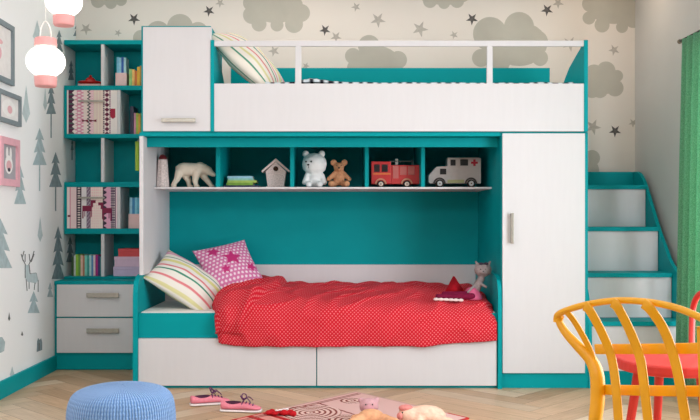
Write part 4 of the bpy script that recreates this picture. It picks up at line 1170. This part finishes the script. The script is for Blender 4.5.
bm = bmesh.new(); lathe(bm, [(0, .368), (.195, .368), (.203, .375), (.203, .389), (.195, .395), (0, .393)], cen.x, cen.y, 48); link('seat', bm, YL, t)
nrm = -av
def slat(pts, w=.026, t_=.006):
    bm = bmesh.new(); strap(bm, pts, nrm, w, t_); link('back_slat', bm, YL, t, smooth=True)
def sq(*qs): return [P(*a) for a in qs]
o_ = .010
slat(sq((566, 311, 2.33), (574, 321, 2.33), (583, 336, 2.325), (590, 350, 2.32), (594, 362, 2.31)), .018)
for tops in (((585, 306, 2.262), (590, 311, 2.25), (601, 331, 2.238), (611, 356, 2.225), (616, 388, 2.21), (619, 429, 2.20)),
             ((612.5, 302.5, 2.178), (618, 308, 2.166), (629, 329, 2.155), (639.5, 356, 2.142), (644, 385, 2.13), (649, 430, 2.12)),
             ((643.5, 303.5, 2.108), (650, 309, 2.095), (663, 328, 2.085), (673.5, 356, 2.072), (680, 385, 2.06), (687, 430, 2.05))):
    slat(sq(*tops))
for p in (-.14, -.20): slat([W(-.222-(.0), p, .71), W(-.215, p, .60), W(-.2, p*.95, .50), W(-.185, p*.9, .445)])
def hband(z0, dz, a0, w=.026):
    pts = []
    for p in (.205, .16, .08, 0, -.08, -.16, -.205):
        pts.append(W(a0-.012*(1-(p/.2)**2)+.012, p, z0+dz*(p/.2)))
    bm = bmesh.new(); strap(bm, pts, nrm, w, .006); link('back_band', bm, YL, t, smooth=True)
hband(.640, -.026, -.185); hband(.537, -.030, -.180)
# red chair
RC = mat('red_paint', (206, 52, 44), .45, .4, .04, 14)
t = thing('chair', 'red chair with a thick round seat and hoop back behind the yellow chair', 'chair', (1.19, 3.12, 0))
sx_, sy_ = 1.21, 3.12
bm = bmesh.new(); n = 48; pr = []
def sup(r, z): return [(sx_+r*.205*(abs(cos(a))**.85)*(1 if cos(a) > 0 else -1), sy_+r*.205*(abs(sin(a))**.85)*(1 if sin(a) > 0 else -1), z) for a in [2*pi*k/n for k in range(n)]]
rings = [[bm.verts.new(p) for p in sup(r, z)] for r, z in ((.93, .425), (.985, .428), (1, .437), (1, .458), (.985, .463), (.95, .465))]
for a, b_ in zip(rings, rings[1:]):
    for k in range(n): bm.faces.new((a[k], a[(k+1) % n], b_[(k+1) % n], b_[k]))
bm.faces.new(rings[0][::-1]); bm.faces.new(rings[-1]); link('seat', bm, RC, t)
for ax, ay in ((-1, -.35), (0, 1), (1, .35), (.25, -1)):
    bm = bmesh.new(); tube(bm, [(sx_+ax*.145, sy_+ay*.14, .4255), (sx_+ax*.22, sy_+ay*.19, 0)], [.017, .012], 12, 1); link('leg', bm, RC, t, smooth=True)
bm = bmesh.new(); hx = 1.365
tube(bm, [(hx-.04, sy_+.13, .464), (hx-.015, sy_+.19, .55), (hx-.005, sy_+.205, .62), (hx, sy_+.17, .672), (hx+.005, sy_+.10, .692), (hx+.005, sy_, .697), (hx+.005, sy_-.10, .692), (hx, sy_-.17, .672), (hx-.005, sy_-.205, .62), (hx-.015, sy_-.19, .55), (hx-.04, sy_-.13, .464)], .011, 12, 8)
link('back_hoop', bm, RC, t, smooth=True)
for dy in (-.07, .07):
    bm = bmesh.new(); tube(bm, [(hx-.035, sy_+dy, .466), (hx+.003, sy_+dy, .69)], .008, 10, 1); link('back_spindle', bm, RC, t, smooth=True)

# ================================================================ LIGHT
w = bpy.data.worlds.new('sky'); bpy.context.scene.world = w; w.use_nodes = True
bg = w.node_tree.nodes['Background']; bg.inputs[0].default_value = (.92, .96, 1.0, 1); bg.inputs[1].default_value = 1.0
def area(name, loc, rot, sx, sy, power, col):
    l = bpy.data.lights.new(name, 'AREA'); l.shape = 'RECTANGLE'; l.size = sx; l.size_y = sy; l.energy = power; l.color = col
    o = bpy.data.objects.new(name, l); C.objects.link(o); o.location = loc; o.rotation_euler = rot; return o
area('window_daylight', (XR+.22, 2.85, 1.10), (0, math.radians(90), 0), 1.6, 1.7, 98, (.90, .95, 1))
area('window_daylight_behind_curtain', (XR+.22, 4.55, 1.10), (0, math.radians(90), 0), 1.5, .5, 26, (.94, .97, 1))
area('ceiling_light', (-.45, 3.1, ZC-.02), (0, 0, 0), 2.8, 1.6, 20, (.96, .97, 1))
area('back_wall_fill', (.1, 5.55, ZC-.03), (0, 0, 0), 3.5, .12, 9.5, (1, .93, .85))  # added unseen strip that brightens the back wall, no cove is built
area('front_fill', (-.5, .2, 2.35), (math.radians(66), 0, 0), 2.6, .45, 27, (.96, .98, 1))  # added fill above the camera, tilted to light the furniture fronts; no fixture there
def spot(x, y, z, e, col, r=.05):
    l = bpy.data.lights.new('ceiling_spot', 'POINT'); l.energy = e; l.color = col; l.shadow_soft_size = r
    o = bpy.data.objects.new('ceiling_spot', l); C.objects.link(o); o.location = (x, y, z)
spot(1.8, 5.6, 2.5, 1.0, (1, .72, .45)); spot(-.3, 5.6, 2.5, 1.0, (1, .85, .75))

# ================================================================ CAMERA
cd = bpy.data.cameras.new('camera'); cam = bpy.data.objects.new('camera', cd); C.objects.link(cam)
cam.location = (0, 0, EYE); cam.rotation_euler = (math.radians(90), 0, 0)
cd.sensor_width = 36; cd.lens = F/700*36; cd.shift_x = (350-VX)/700; cd.shift_y = (VY-210)/700; cd.clip_start = .05
sc = bpy.context.scene; sc.camera = cam
sc.view_settings.view_transform = 'Standard'; sc.view_settings.look = 'None'; sc.view_settings.gamma = 1; sc.view_settings.use_curve_mapping = False
sc.view_settings.exposure = -0.08
